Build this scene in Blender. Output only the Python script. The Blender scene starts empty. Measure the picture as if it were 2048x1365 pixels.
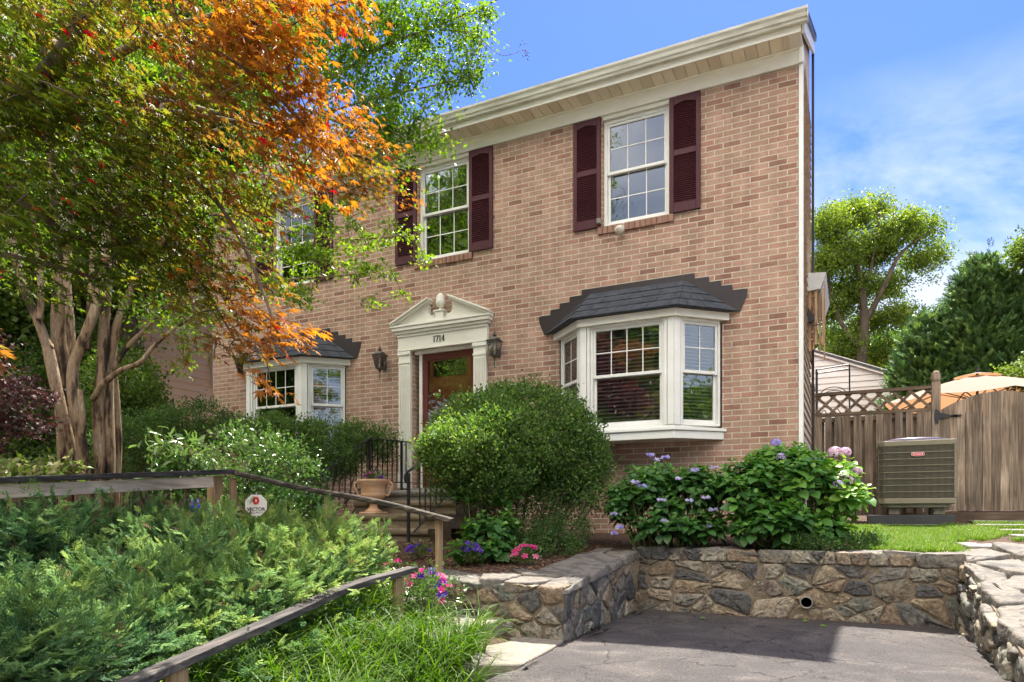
import bpy, math, random
import numpy as np
from mathutils import Vector, Matrix

# ------------------------------------------------------------------ camera
S = bpy.context.scene
COL = S.collection
FPX, CXP, HZ = 1388.0, 1024.0, 1029.0          # focal length, centre and horizon in photo pixels
TH = math.radians(26.1); CT, ST = math.cos(TH), math.sin(TH)
CAM = (0.53, -8.51, 0.32)
cd = bpy.data.cameras.new('camera'); cam = bpy.data.objects.new('camera', cd); COL.objects.link(cam)
cd.sensor_width = 36.0; cd.lens = 36.0*FPX/2048.0
cd.shift_y = (HZ-682.5)/2048.0
cd.clip_start = 0.05; cd.clip_end = 2000
cam.location = CAM
cam.rotation_euler = (math.radians(90), 0, TH)
S.camera = cam

# ------------------------------------------------------------------ light
SUN_DIR = Vector((-0.05, 0.52, 1.0)).normalized()      # towards the sun
elev = math.asin(SUN_DIR.z)
azim = math.atan2(SUN_DIR.x, SUN_DIR.y)
w = bpy.data.worlds.new('World'); S.world = w; w.use_nodes = True
nt = w.node_tree; nt.nodes.clear()
out = nt.nodes.new('ShaderNodeOutputWorld'); bg = nt.nodes.new('ShaderNodeBackground')
sky = nt.nodes.new('ShaderNodeTexSky'); sky.sky_type = 'NISHITA'; sky.sun_disc = False
sky.sun_elevation = elev; sky.sun_rotation = azim
sky.air_density = 1.0; sky.dust_density = 0.3; sky.ozone_density = 2.5
tc = nt.nodes.new('ShaderNodeTexCoord')
mp = nt.nodes.new('ShaderNodeMapping'); mp.inputs['Scale'].default_value = (1.9, 1.9, 2.9)
mp.inputs['Location'].default_value = (0.35, 0.2, 0.55)
nz = nt.nodes.new('ShaderNodeTexNoise'); nz.inputs['Scale'].default_value = 1.9
nz.inputs['Detail'].default_value = 9; nz.inputs['Roughness'].default_value = 0.58; nz.inputs['Distortion'].default_value = 0.5
rp = nt.nodes.new('ShaderNodeValToRGB'); rp.color_ramp.elements[0].position = 0.34; rp.color_ramp.elements[1].position = 0.56
sep = nt.nodes.new('ShaderNodeSeparateXYZ')
low = nt.nodes.new('ShaderNodeMapRange'); low.inputs['From Min'].default_value = 0.50; low.inputs['From Max'].default_value = 0.38
mul = nt.nodes.new('ShaderNodeMath'); mul.operation = 'MULTIPLY'
mul2 = nt.nodes.new('ShaderNodeMath'); mul2.operation = 'MULTIPLY'; mul2.inputs[1].default_value = 0.85
mx = nt.nodes.new('ShaderNodeMixRGB'); mx.inputs[2].default_value = (3.2, 3.5, 3.9, 1)
hs = nt.nodes.new('ShaderNodeHueSaturation'); hs.inputs['Saturation'].default_value = 1.12
tint = nt.nodes.new('ShaderNodeMixRGB'); tint.blend_type = 'MULTIPLY'; tint.inputs[0].default_value = 1; tint.inputs[2].default_value = (.40, .46, .76, 1)
L = nt.links.new
L(tc.outputs['Generated'], mp.inputs[0]); L(mp.outputs[0], nz.inputs['Vector']); L(nz.outputs['Fac'], rp.inputs[0])
L(tc.outputs['Generated'], sep.inputs[0]); L(sep.outputs['Z'], low.inputs[0])
L(rp.outputs[0], mul.inputs[0]); L(low.outputs[0], mul.inputs[1]); L(mul.outputs[0], mul2.inputs[0])
L(sky.outputs[0], hs.inputs['Color']); L(hs.outputs[0], tint.inputs[1]); L(tint.outputs[0], mx.inputs[1]); L(mul2.outputs[0], mx.inputs[0])
# unseen bright cloud bank, added behind the viewer to brighten the shaded facade
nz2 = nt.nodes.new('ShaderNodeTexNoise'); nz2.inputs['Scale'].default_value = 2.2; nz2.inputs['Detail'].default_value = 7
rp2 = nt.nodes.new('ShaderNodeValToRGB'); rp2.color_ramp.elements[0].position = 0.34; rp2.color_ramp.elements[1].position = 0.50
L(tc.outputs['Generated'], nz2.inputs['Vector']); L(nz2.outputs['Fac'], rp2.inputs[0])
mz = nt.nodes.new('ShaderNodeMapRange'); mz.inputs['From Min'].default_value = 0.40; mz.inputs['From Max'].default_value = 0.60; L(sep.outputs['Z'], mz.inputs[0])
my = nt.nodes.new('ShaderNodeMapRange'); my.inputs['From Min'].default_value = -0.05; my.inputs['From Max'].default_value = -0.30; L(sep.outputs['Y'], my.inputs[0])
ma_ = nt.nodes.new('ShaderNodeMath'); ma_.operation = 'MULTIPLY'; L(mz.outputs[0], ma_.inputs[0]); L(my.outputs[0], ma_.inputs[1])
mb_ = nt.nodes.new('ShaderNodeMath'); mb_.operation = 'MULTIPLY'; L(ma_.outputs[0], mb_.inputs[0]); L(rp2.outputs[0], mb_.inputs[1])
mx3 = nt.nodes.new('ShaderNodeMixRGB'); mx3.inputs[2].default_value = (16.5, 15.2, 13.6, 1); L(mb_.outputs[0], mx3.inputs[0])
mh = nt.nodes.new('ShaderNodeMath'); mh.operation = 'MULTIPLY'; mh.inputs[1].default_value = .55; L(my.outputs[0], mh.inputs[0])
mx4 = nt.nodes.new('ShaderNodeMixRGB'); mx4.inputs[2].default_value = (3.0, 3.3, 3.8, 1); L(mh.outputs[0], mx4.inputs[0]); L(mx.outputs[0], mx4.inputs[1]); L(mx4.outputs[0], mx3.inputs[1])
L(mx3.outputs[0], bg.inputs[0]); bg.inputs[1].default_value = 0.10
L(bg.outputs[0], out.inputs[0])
sd = bpy.data.lights.new('sun', 'SUN'); sd.energy = 4.5; sd.angle = math.radians(0.55); sd.color = (1.0, 0.94, 0.84)
sun = bpy.data.objects.new('sun', sd); COL.objects.link(sun)
sun.rotation_euler = SUN_DIR.to_track_quat('Z', 'Y').to_euler(); sun.location = (0, 10, 20)
S.view_settings.view_transform = 'Standard'; S.view_settings.look = 'None'
S.view_settings.exposure = 1.78; S.view_settings.gamma = 1.0
S.render.engine = 'CYCLES'
cy = S.cycles
cy.use_denoising = True; cy.max_bounces = 7; cy.diffuse_bounces = 4; cy.glossy_bounces = 3
cy.transmission_bounces = 4; cy.transparent_max_bounces = 10; cy.sample_clamp_indirect = 6.0
cy.use_adaptive_sampling = False; cy.use_light_tree = False; w.cycles.sampling_method = 'MANUAL'; w.cycles.sample_map_resolution = 2048
cy.caustics_reflective = False; cy.caustics_refractive = False

# ------------------------------------------------------------------ helpers
def wp(px, py, Z):
    """a point standing Z metres in front of the camera"""
    t = (px-CXP)/FPX
    return Vector((CAM[0]+Z*(t*CT-ST), CAM[1]+Z*(t*ST+CT), CAM[2]+(HZ-py)/FPX*Z))

def new_mesh(name, V, F):
    """V (n,3) array, F list of arrays with equal vertex count per array"""
    V = np.asarray(V, dtype=np.float32).reshape(-1, 3)
    me = bpy.data.meshes.new(name)
    me.vertices.add(len(V)); me.vertices.foreach_set('co', V.ravel())
    loops = []; starts = []; tot = []; s = 0
    for f in F:
        f = np.asarray(f, dtype=np.int32)
        if f.size == 0: continue
        k = f.shape[1]
        loops.append(f.ravel()); n = f.shape[0]
        starts.append(np.arange(n)*k+s); tot.append(np.full(n, k)); s += n*k
    loops = np.concatenate(loops); starts = np.concatenate(starts); tot = np.concatenate(tot)
    me.loops.add(len(loops)); me.loops.foreach_set('vertex_index', loops)
    me.polygons.add(len(starts)); me.polygons.foreach_set('loop_start', starts.astype(np.int32))
    try: me.polygons.foreach_set('loop_total', tot.astype(np.int32))
    except Exception: pass
    me.update(calc_edges=True); me.validate()
    return me

def link(name, me, mat, parent=None, smooth=False):
    o = bpy.data.objects.new(name, me); COL.objects.link(o)
    if mat is not None: me.materials.append(mat)
    if parent is not None:
        o.parent = parent
    if smooth: me.polygons.foreach_set('use_smooth', np.ones(len(me.polygons), dtype=bool))
    return o

def root_of(p):
    off = Vector((0, 0, 0))
    while p is not None:
        off += p.location; p = p.parent
    return off

class MB:
    def __init__(s): s.v = []; s.f = []; s.val = []
    def add(s, vs, fs, val=0.0):
        b = len(s.v); s.v.extend([tuple(v) for v in vs]); s.f.extend([tuple(i+b for i in f) for f in fs])
        s.val.extend([val]*len(vs))
    def box(s, x0, x1, y0, y1, z0, z1, val=0.0):
        if x0 > x1: x0, x1 = x1, x0
        if y0 > y1: y0, y1 = y1, y0
        if z0 > z1: z0, z1 = z1, z0
        s.add([(x0,y0,z0),(x1,y0,z0),(x1,y1,z0),(x0,y1,z0),(x0,y0,z1),(x1,y0,z1),(x1,y1,z1),(x0,y1,z1)],
              [(0,3,2,1),(4,5,6,7),(0,1,5,4),(1,2,6,5),(2,3,7,6),(3,0,4,7)], val)
    def bar(s, p, q, w, h, up=(0,0,1), val=0.0, c=0.0):
        """square bar from p to q; w across, h along up; c chamfer"""
        p = Vector(p); q = Vector(q); d = (q-p).normalized(); up = Vector(up)
        a = d.cross(up)
        if a.length < 1e-5: a = d.cross(Vector((1,0,0)))
        a.normalize(); b = a.cross(d).normalized()
        if c > 0:
            prof = [(-w/2+c,-h/2),(w/2-c,-h/2),(w/2,-h/2+c),(w/2,h/2-c),(w/2-c,h/2),(-w/2+c,h/2),(-w/2,h/2-c),(-w/2,-h/2+c)]
        else: prof = [(-w/2,-h/2),(w/2,-h/2),(w/2,h/2),(-w/2,h/2)]
        n = len(prof); vs = [p+a*x+b*y for x, y in prof]+[q+a*x+b*y for x, y in prof]
        fs = [(i, (i+1)%n, n+(i+1)%n, n+i) for i in range(n)]+[tuple(range(n-1,-1,-1)), tuple(range(n, 2*n))]
        s.add(vs, fs, val)
    def tube(s, path, rad, n=8, val=0.0, jit=0.0, rng=None, cap=True):
        path = [Vector(p) for p in path]
        m = len(path); rad = rad if hasattr(rad, '__len__') else [rad]*m
        vs = []; ref = None
        for i, p in enumerate(path):
            d = (path[min(i+1, m-1)]-path[max(i-1, 0)])
            if d.length < 1e-9: d = Vector((0,0,1))
            d.normalize()
            if ref is None: ref = d.orthogonal().normalized()
            a = (ref-d*ref.dot(d))
            a = a.normalized() if a.length > 1e-6 else d.orthogonal().normalized()
            ref = a; b = d.cross(a)
            for k in range(n):
                t = 2*math.pi*k/n; r = rad[i]
                if jit and rng is not None: r *= 1+jit*(rng.random()-.5)
                vs.append(p+a*(r*math.cos(t))+b*(r*math.sin(t)))
        fs = [(i*n+k, i*n+(k+1)%n, (i+1)*n+(k+1)%n, (i+1)*n+k) for i in range(m-1) for k in range(n)]
        if cap: fs += [tuple(range(n-1,-1,-1)), tuple((m-1)*n+k for k in range(n))]
        s.add(vs, fs, val)
    def lathe(s, prof, c, n=24, val=0.0):
        c = Vector(c); vs = []
        for r, z in prof:
            for k in range(n):
                t = 2*math.pi*k/n; vs.append(c+Vector((r*math.cos(t), r*math.sin(t), z)))
        m = len(prof)
        fs = [(i*n+k, i*n+(k+1)%n, (i+1)*n+(k+1)%n, (i+1)*n+k) for i in range(m-1) for k in range(n)]
        if prof[0][0] > 1e-4: fs.append(tuple(range(n-1,-1,-1)))
        if prof[-1][0] > 1e-4: fs.append(tuple((m-1)*n+k for k in range(n)))
        s.add(vs, fs, val)
    def prism(s, poly, fn, t0, t1, val=0.0):
        """extrude 2D poly; fn(a, b, t) -> point"""
        n = len(poly); vs = [fn(a, b, t0) for a, b in poly]+[fn(a, b, t1) for a, b in poly]
        fs = [(i, (i+1)%n, n+(i+1)%n, n+i) for i in range(n)]+[tuple(range(n-1,-1,-1)), tuple(range(n, 2*n))]
        s.add(vs, fs, val)
    def quad(s, *p, val=0.0): s.add(p, [tuple(range(len(p)))], val)
    def build(s, name, mat, parent=None, bevel=0.0, smooth=False, seg=1):
        off = root_of(parent)
        me = bpy.data.meshes.new(name)
        me.from_pydata([(v[0]-off.x, v[1]-off.y, v[2]-off.z) for v in s.v], [], s.f); me.update()
        if any(s.val):
            a = me.attributes.new('v', 'FLOAT', 'POINT'); a.data.foreach_set('value', s.val)
        import bmesh
        bm = bmesh.new(); bm.from_mesh(me); bmesh.ops.recalc_face_normals(bm, faces=bm.faces); bm.to_mesh(me); bm.free()
        o = link(name, me, mat, parent, smooth)
        if bevel > 0:
            md = o.modifiers.new('bevel', 'BEVEL'); md.width = bevel; md.segments = seg; md.limit_method = 'ANGLE'; md.angle_limit = math.radians(40)
        return o

def tag(o, label, cat, group=None, kind=None):
    if label: o['label'] = label
    if cat: o['category'] = cat
    if group: o['group'] = group
    if kind: o['kind'] = kind
    return o
def empty(name, loc, label, cat, group=None, rz=0):
    o = bpy.data.objects.new(name, None); COL.objects.link(o); o.location = loc; o.rotation_euler = (0,0,rz); o.empty_display_size = .1
    return tag(o, label, cat, group)
def copy_tree(o, parent=None):
    c = o.copy(); COL.objects.link(c); c.parent = parent
    for ch in [x for x in o.children]: copy_tree(ch, c)
    return c
def spline(pts, n=6):
    """Catmull-Rom through tuples of any length"""
    P = [np.array(p, dtype=float) for p in pts]
    if len(P) < 3:
        return [P[0]+(P[-1]-P[0])*t for t in np.linspace(0, 1, n+1)]
    P = [2*P[0]-P[1]]+P+[2*P[-1]-P[-2]]; o = []
    for i in range(1, len(P)-2):
        a, b, c, d = P[i-1:i+3]
        for k in range(n):
            t = k/n; o.append(.5*((2*b)+(-a+c)*t+(2*a-5*b+4*c-d)*t*t+(-a+3*b-3*c+d)*t**3))
    o.append(P[-2]); return o

# ------------------------------------------------------------------ materials
def mat(name):
    m = bpy.data.materials.new(name); m.use_nodes = True; m.node_tree.nodes.clear()
    return m, m.node_tree.nodes, m.node_tree.links.new
def N(ns, t, **kw):
    n = ns.new(t)
    for k, v in kw.items():
        if k.startswith('i_'): n.inputs[k[2:].replace('_', ' ')].default_value = v
        else: setattr(n, k, v)
    return n
def ramp(ns, stops, interp='LINEAR'):
    r = ns.new('ShaderNodeValToRGB'); cr = r.color_ramp; cr.interpolation = interp
    while len(cr.elements) > 1: cr.elements.remove(cr.elements[-1])
    cr.elements[0].position = stops[0][0]; cr.elements[0].color = tuple(stops[0][1])+(1,)
    for p, c in stops[1:]:
        e = cr.elements.new(p); e.color = tuple(c)+(1,)
    return r
def g(c): return (c, c, c)

def basic(name, stops, scale=(3,3,3), detail=6, rough=.7, bump=.2, bscale=60, spec=.3, metal=0, dist=.01, rvar=0.0, attr=False, coat=0):
    """noise-driven colour ramp + fine bump"""
    m, ns, l = mat(name)
    o = N(ns, 'ShaderNodeOutputMaterial'); b = N(ns, 'ShaderNodeBsdfPrincipled')
    t = N(ns, 'ShaderNodeTexCoord'); mpn = N(ns, 'ShaderNodeMapping'); mpn.inputs['Scale'].default_value = scale
    n = N(ns, 'ShaderNodeTexNoise'); n.inputs['Scale'].default_value = 1; n.inputs['Detail'].default_value = detail; n.inputs['Roughness'].default_value = .6
    l(t.outputs['Object'], mpn.inputs[0]); l(mpn.outputs[0], n.inputs['Vector'])
    r = ramp(ns, stops); l(n.outputs['Fac'], r.inputs[0])
    l(r.outputs[0], b.inputs['Base Color'])
    b.inputs['Roughness'].default_value = rough; b.inputs['Metallic'].default_value = metal
    b.inputs['Specular IOR Level'].default_value = spec
    if coat: b.inputs['Coat Weight'].default_value = coat
    if bump:
        n2 = N(ns, 'ShaderNodeTexNoise'); n2.inputs['Scale'].default_value = bscale; n2.inputs['Detail'].default_value = 4
        l(t.outputs['Object'], n2.inputs['Vector'])
        bp = N(ns, 'ShaderNodeBump'); bp.inputs['Strength'].default_value = bump; bp.inputs['Distance'].default_value = dist
        l(n2.outputs['Fac'], bp.inputs['Height']); l(bp.outputs[0], b.inputs['Normal'])
    l(b.outputs[0], o.inputs[0]); return m

def leafmat(name, stops, trans=.4, tcol=1.5, rough=.42, spec=.4, hue=None):
    m, ns, l = mat(name)
    o = N(ns, 'ShaderNodeOutputMaterial'); a = N(ns, 'ShaderNodeAttribute', attribute_name='v')
    r = ramp(ns, stops); l(a.outputs['Fac'], r.inputs[0])
    b = N(ns, 'ShaderNodeBsdfPrincipled'); b.inputs['Roughness'].default_value = rough; b.inputs['Specular IOR Level'].default_value = spec
    l(r.outputs[0], b.inputs['Base Color'])
    tr = N(ns, 'ShaderNodeBsdfTranslucent')
    h = N(ns, 'ShaderNodeHueSaturation'); h.inputs['Value'].default_value = tcol; h.inputs['Saturation'].default_value = 1.12
    if hue: h.inputs['Hue'].default_value = hue
    l(r.outputs[0], h.inputs['Color']); l(h.outputs[0], tr.inputs['Color'])
    x = N(ns, 'ShaderNodeMixShader'); x.inputs[0].default_value = trans
    l(b.outputs[0], x.inputs[1]); l(tr.outputs[0], x.inputs[2]); l(x.outputs[0], o.inputs[0])
    return m

def woodmat(name, c0, c1, c2, axis='z', rough=.8, knots=True):
    m, ns, l = mat(name)
    o = N(ns, 'ShaderNodeOutputMaterial'); b = N(ns, 'ShaderNodeBsdfPrincipled'); b.inputs['Roughness'].default_value = rough
    b.inputs['Specular IOR Level'].default_value = .2
    t = N(ns, 'ShaderNodeTexCoord'); mpn = N(ns, 'ShaderNodeMapping')
    sc = {'x': (1.6, 34, 34), 'y': (34, 1.6, 34), 'z': (34, 34, 1.6)}[axis]; mpn.inputs['Scale'].default_value = sc
    oi = N(ns, 'ShaderNodeAttribute', attribute_name='v')
    cv = N(ns, 'ShaderNodeVectorMath', operation='MULTIPLY_ADD')
    cv.inputs[1].default_value = (7.7, 5.3, 9.1)
    l(oi.outputs['Vector'], cv.inputs[0]); l(t.outputs['Object'], cv.inputs[2])
    l(cv.outputs[0], mpn.inputs[0])
    n = N(ns, 'ShaderNodeTexNoise'); n.inputs['Scale'].default_value = 1; n.inputs['Detail'].default_value = 6; n.inputs['Distortion'].default_value = 1.2
    l(mpn.outputs[0], n.inputs['Vector'])
    r = ramp(ns, [(.25, c0), (.5, c1), (.75, c2)]); l(n.outputs['Fac'], r.inputs[0])
    big = N(ns, 'ShaderNodeTexNoise'); big.inputs['Scale'].default_value = 2.2; big.inputs['Detail'].default_value = 5
    l(cv.outputs[0], big.inputs['Vector'])
    mr = N(ns, 'ShaderNodeMapRange'); mr.inputs['From Min'].default_value = .3; mr.inputs['From Max'].default_value = .7
    mr.inputs['To Min'].default_value = .62; mr.inputs['To Max'].default_value = 1.2
    l(big.outputs['Fac'], mr.inputs[0])
    br = N(ns, 'ShaderNodeMapRange'); br.inputs['To Min'].default_value = .72; br.inputs['To Max'].default_value = 1.25; l(oi.outputs['Fac'], br.inputs[0])
    mm = N(ns, 'ShaderNodeMath', operation='MULTIPLY'); l(mr.outputs[0], mm.inputs[0]); l(br.outputs[0], mm.inputs[1])
    mc = N(ns, 'ShaderNodeMixRGB', blend_type='MULTIPLY'); mc.inputs[0].default_value = 1
    l(r.outputs[0], mc.inputs[1]); l(mm.outputs[0], mc.inputs[2]); l(mc.outputs[0], b.inputs['Base Color'])
    bp = N(ns, 'ShaderNodeBump'); bp.inputs['Strength'].default_value = .45; bp.inputs['Distance'].default_value = .004
    l(n.outputs['Fac'], bp.inputs['Height']); l(bp.outputs[0], b.inputs['Normal']); l(b.outputs[0], o.inputs[0])
    return m

def brickmat():
    m, ns, l = mat('brick')
    o = N(ns, 'ShaderNodeOutputMaterial'); b = N(ns, 'ShaderNodeBsdfPrincipled'); b.inputs['Roughness'].default_value = .88
    b.inputs['Specular IOR Level'].default_value = .15
    t = N(ns, 'ShaderNodeTexCoord'); s = N(ns, 'ShaderNodeSeparateXYZ'); l(t.outputs['Object'], s.inputs[0])
    wob = N(ns, 'ShaderNodeTexNoise'); wob.inputs['Scale'].default_value = 9; wob.inputs['Detail'].default_value = 3; l(t.outputs['Object'], wob.inputs['Vector'])
    w1 = N(ns, 'ShaderNodeMath', operation='MULTIPLY_ADD'); w1.inputs[1].default_value = .009; l(wob.outputs['Fac'], w1.inputs[0]); l(s.outputs['Z'], w1.inputs[2])
    ad = N(ns, 'ShaderNodeMath', operation='ADD'); l(s.outputs['X'], ad.inputs[0]); l(s.outputs['Y'], ad.inputs[1])
    w2 = N(ns, 'ShaderNodeMath', operation='MULTIPLY_ADD'); w2.inputs[1].default_value = .009; l(wob.outputs['Fac'], w2.inputs[0]); l(ad.outputs[0], w2.inputs[2])
    c = N(ns, 'ShaderNodeCombineXYZ'); l(w2.outputs[0], c.inputs['X']); l(w1.outputs[0], c.inputs['Y'])
    br = N(ns, 'ShaderNodeTexBrick'); br.offset = .5
    br.inputs['Scale'].default_value = 1; br.inputs['Brick Width'].default_value = .2032; br.inputs['Row Height'].default_value = .0677
    br.inputs['Mortar Size'].default_value = .0064; br.inputs['Mortar Smooth'].default_value = .35
    br.inputs['Color1'].default_value = (0,0,0,1); br.inputs['Color2'].default_value = (1,1,1,1); br.inputs['Mortar'].default_value = (.5,.5,.5,1)
    l(c.outputs[0], br.inputs['Vector'])
    r = ramp(ns, [(0, (.22,.118,.088)), (.06, (.27,.154,.115)), (.14, (.34,.206,.15)), (.45, (.372,.24,.178)), (.62, (.345,.23,.166)), (.8, (.395,.25,.192)), (.94, (.345,.197,.15)), (1, (.29,.16,.118))])
    l(br.outputs['Color'], r.inputs[0])
    sp = N(ns, 'ShaderNodeTexNoise'); sp.inputs['Scale'].default_value = 55; sp.inputs['Detail'].default_value = 6; l(t.outputs['Object'], sp.inputs['Vector'])
    md = N(ns, 'ShaderNodeTexNoise'); md.inputs['Scale'].default_value = 5.5; md.inputs['Detail'].default_value = 6; l(t.outputs['Object'], md.inputs['Vector'])
    v1 = N(ns, 'ShaderNodeMapRange'); v1.inputs['To Min'].default_value = .66; v1.inputs['To Max'].default_value = 1.34; l(sp.outputs['Fac'], v1.inputs[0])
    v2 = N(ns, 'ShaderNodeMapRange'); v2.inputs['From Min'].default_value = .3; v2.inputs['From Max'].default_value = .7; v2.inputs['To Min'].default_value = .82; v2.inputs['To Max'].default_value = 1.15; l(md.outputs['Fac'], v2.inputs[0])
    smp = N(ns, 'ShaderNodeMapping'); smp.inputs['Scale'].default_value = (4.5, 4.5, .55); l(t.outputs['Object'], smp.inputs[0])
    sn = N(ns, 'ShaderNodeTexNoise'); sn.inputs['Scale'].default_value = 1; sn.inputs['Detail'].default_value = 7; sn.inputs['Roughness'].default_value = .7; l(smp.outputs[0], sn.inputs['Vector'])
    v3 = N(ns, 'ShaderNodeMapRange'); v3.inputs['From Min'].default_value = .34; v3.inputs['From Max'].default_value = .56; v3.inputs['To Min'].default_value = .80; v3.inputs['To Max'].default_value = 1.04; l(sn.outputs['Fac'], v3.inputs[0])
    v4 = N(ns, 'ShaderNodeMath', operation='MULTIPLY'); l(v2.outputs[0], v4.inputs[0]); l(v3.outputs[0], v4.inputs[1]); v2 = v4
    vm = N(ns, 'ShaderNodeMath', operation='MULTIPLY'); l(v1.outputs[0], vm.inputs[0]); l(v2.outputs[0], vm.inputs[1])
    mc = N(ns, 'ShaderNodeMixRGB', blend_type='MULTIPLY'); mc.inputs[0].default_value = 1; l(r.outputs[0], mc.inputs[1]); l(vm.outputs[0], mc.inputs[2])
    mo = ramp(ns, [(.3, (.43,.385,.295)), (.6, (.54,.49,.39)), (.8, (.47,.43,.34))]); l(md.outputs['Fac'], mo.inputs[0])
    x = N(ns, 'ShaderNodeMixRGB'); l(br.outputs['Fac'], x.inputs[0]); l(mc.outputs[0], x.inputs[1]); l(mo.outputs[0], x.inputs[2])
    l(x.outputs[0], b.inputs['Base Color'])
    inv = N(ns, 'ShaderNodeMath', operation='MULTIPLY_ADD'); inv.inputs[1].default_value = -1; l(br.outputs['Fac'], inv.inputs[0]); l(sp.outputs['Fac'], inv.inputs[2])
    bp = N(ns, 'ShaderNodeBump'); bp.inputs['Strength'].default_value = .7; bp.inputs['Distance'].default_value = .006
    l(inv.outputs[0], bp.inputs['Height']); l(bp.outputs[0], b.inputs['Normal']); l(b.outputs[0], o.inputs[0])
    return m

def glassmat(name, refl=.17, tint=(.75,.78,.78)):
    m, ns, l = mat(name)
    o = N(ns, 'ShaderNodeOutputMaterial'); tr = N(ns, 'ShaderNodeBsdfTransparent'); tr.inputs[0].default_value = tint+(1,)
    gl = N(ns, 'ShaderNodeBsdfGlossy'); gl.inputs['Roughness'].default_value = .012; gl.inputs['Color'].default_value = (.95,.97,1,1)
    fr = N(ns, 'ShaderNodeFresnel'); fr.inputs['IOR'].default_value = 1.5
    mr = N(ns, 'ShaderNodeMapRange'); mr.inputs['From Min'].default_value = .04; mr.inputs['To Min'].default_value = refl; l(fr.outputs[0], mr.inputs[0])
    t = N(ns, 'ShaderNodeTexCoord'); n = N(ns, 'ShaderNodeTexNoise'); n.inputs['Scale'].default_value = 2.3; l(t.outputs['Object'], n.inputs['Vector'])
    bp = N(ns, 'ShaderNodeBump'); bp.inputs['Strength'].default_value = .10; bp.inputs['Distance'].default_value = .02; l(n.outputs['Fac'], bp.inputs['Height']); l(bp.outputs[0], gl.inputs['Normal'])
    x = N(ns, 'ShaderNodeMixShader'); l(mr.outputs[0], x.inputs[0]); l(tr.outputs[0], x.inputs[1]); l(gl.outputs[0], x.inputs[2]); l(x.outputs[0], o.inputs[0])
    return m

def stonemat():
    m, ns, l = mat('fieldstone')
    o = N(ns, 'ShaderNodeOutputMaterial'); b = N(ns, 'ShaderNodeBsdfPrincipled'); b.inputs['Roughness'].default_value = .82; b.inputs['Specular IOR Level'].default_value = .3
    a = N(ns, 'ShaderNodeAttribute', attribute_name='v'); t = N(ns, 'ShaderNodeTexCoord')
    r = ramp(ns, [(0, (.066,.064,.064)), (.16, (.10,.097,.092)), (.3, (.18,.165,.14)), (.42, (.26,.22,.165)), (.55, (.23,.18,.12)), (.66, (.18,.13,.09)), (.78, (.105,.115,.10)), (.9, (.28,.25,.19)), (1, (.10,.075,.065))])
    n = N(ns, 'ShaderNodeTexNoise'); n.inputs['Scale'].default_value = 9; n.inputs['Detail'].default_value = 9; n.inputs['Roughness'].default_value = .72
    l(t.outputs['Object'], n.inputs['Vector'])
    ma = N(ns, 'ShaderNodeMath', operation='MULTIPLY_ADD'); ma.inputs[1].default_value = .6; l(n.outputs['Fac'], ma.inputs[0])
    sb = N(ns, 'ShaderNodeMath', operation='SUBTRACT'); sb.inputs[1].default_value = .30; l(a.outputs['Fac'], sb.inputs[0]); l(sb.outputs[0], ma.inputs[2])
    l(ma.outputs[0], r.inputs[0])
    f = N(ns, 'ShaderNodeTexNoise'); f.inputs['Scale'].default_value = 38; f.inputs['Detail'].default_value = 8; f.inputs['Roughness'].default_value = .7; l(t.outputs['Object'], f.inputs['Vector'])
    v = N(ns, 'ShaderNodeMapRange'); v.inputs['From Min'].default_value = .3; v.inputs['From Max'].default_value = .7; v.inputs['To Min'].default_value = .35; v.inputs['To Max'].default_value = 1.75; l(f.outputs['Fac'], v.inputs[0])
    mc = N(ns, 'ShaderNodeMixRGB', blend_type='MULTIPLY'); mc.inputs[0].default_value = 1; l(r.outputs[0], mc.inputs[1]); l(v.outputs[0], mc.inputs[2])
    l(mc.outputs[0], b.inputs['Base Color'])
    ad = N(ns, 'ShaderNodeMath', operation='ADD'); l(f.outputs['Fac'], ad.inputs[0]); l(n.outputs['Fac'], ad.inputs[1])
    bp = N(ns, 'ShaderNodeBump'); bp.inputs['Strength'].default_value = .8; bp.inputs['Distance'].default_value = .014; l(ad.outputs[0], bp.inputs['Height']); l(bp.outputs[0], b.inputs['Normal'])
    l(b.outputs[0], o.inputs[0]); return m

M_brick = brickmat()
M_trim = basic('cream paint', [(.3, (.66,.645,.56)), (.6, (.74,.73,.65)), (.8, (.68,.66,.57))], (2.5,2.5,5), rough=.45, bump=.05, bscale=30)
M_white = basic('white vinyl', [(.3, (.66,.67,.63)), (.7, (.76,.77,.74))], (2,2,4), rough=.4, bump=.03)
M_soffit = basic('soffit vinyl', [(.3, (.70,.63,.48)), (.55, (.80,.73,.58)), (.75, (.74,.67,.52))], (5,2,5), rough=.5, bump=.05)
M_gutter = basic('gutter paint', [(.3, (.42,.41,.33)), (.55, (.60,.60,.52)), (.75, (.66,.66,.58))], (3,1,14), rough=.4, bump=.05)
M_shut = basic('maroon shutter', [(.3, (.052,.014,.020)), (.7, (.076,.022,.028))], (4,4,4), rough=.5, bump=.04, spec=.25)
M_door = basic('dark red door paint', [(.3, (.085,.014,.010)), (.7, (.125,.022,.015))], (4,4,2), rough=.3, bump=.03, spec=.5)
M_door2 = basic('red brown door', [(.3, (.36,.085,.042)), (.7, (.45,.125,.062))], (6,6,2), rough=.4, bump=.05)
M_slate = basic('asphalt shingle slate', [(.25, (.020,.024,.031)), (.5, (.041,.048,.060)), (.75, (.064,.072,.086))], (9,9,9), rough=.75, bump=.5, bscale=160, dist=.004)
M_flash = basic('brown flashing', [(.3, (.018,.012,.013)), (.7, (.030,.021,.022))], (3,3,3), rough=.4, bump=.06, bscale=12, spec=.5)
M_roof = basic('roof shingles', [(.3, (.05,.05,.055)), (.7, (.10,.10,.105))], (9,9,9), rough=.9, bump=.5)
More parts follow.
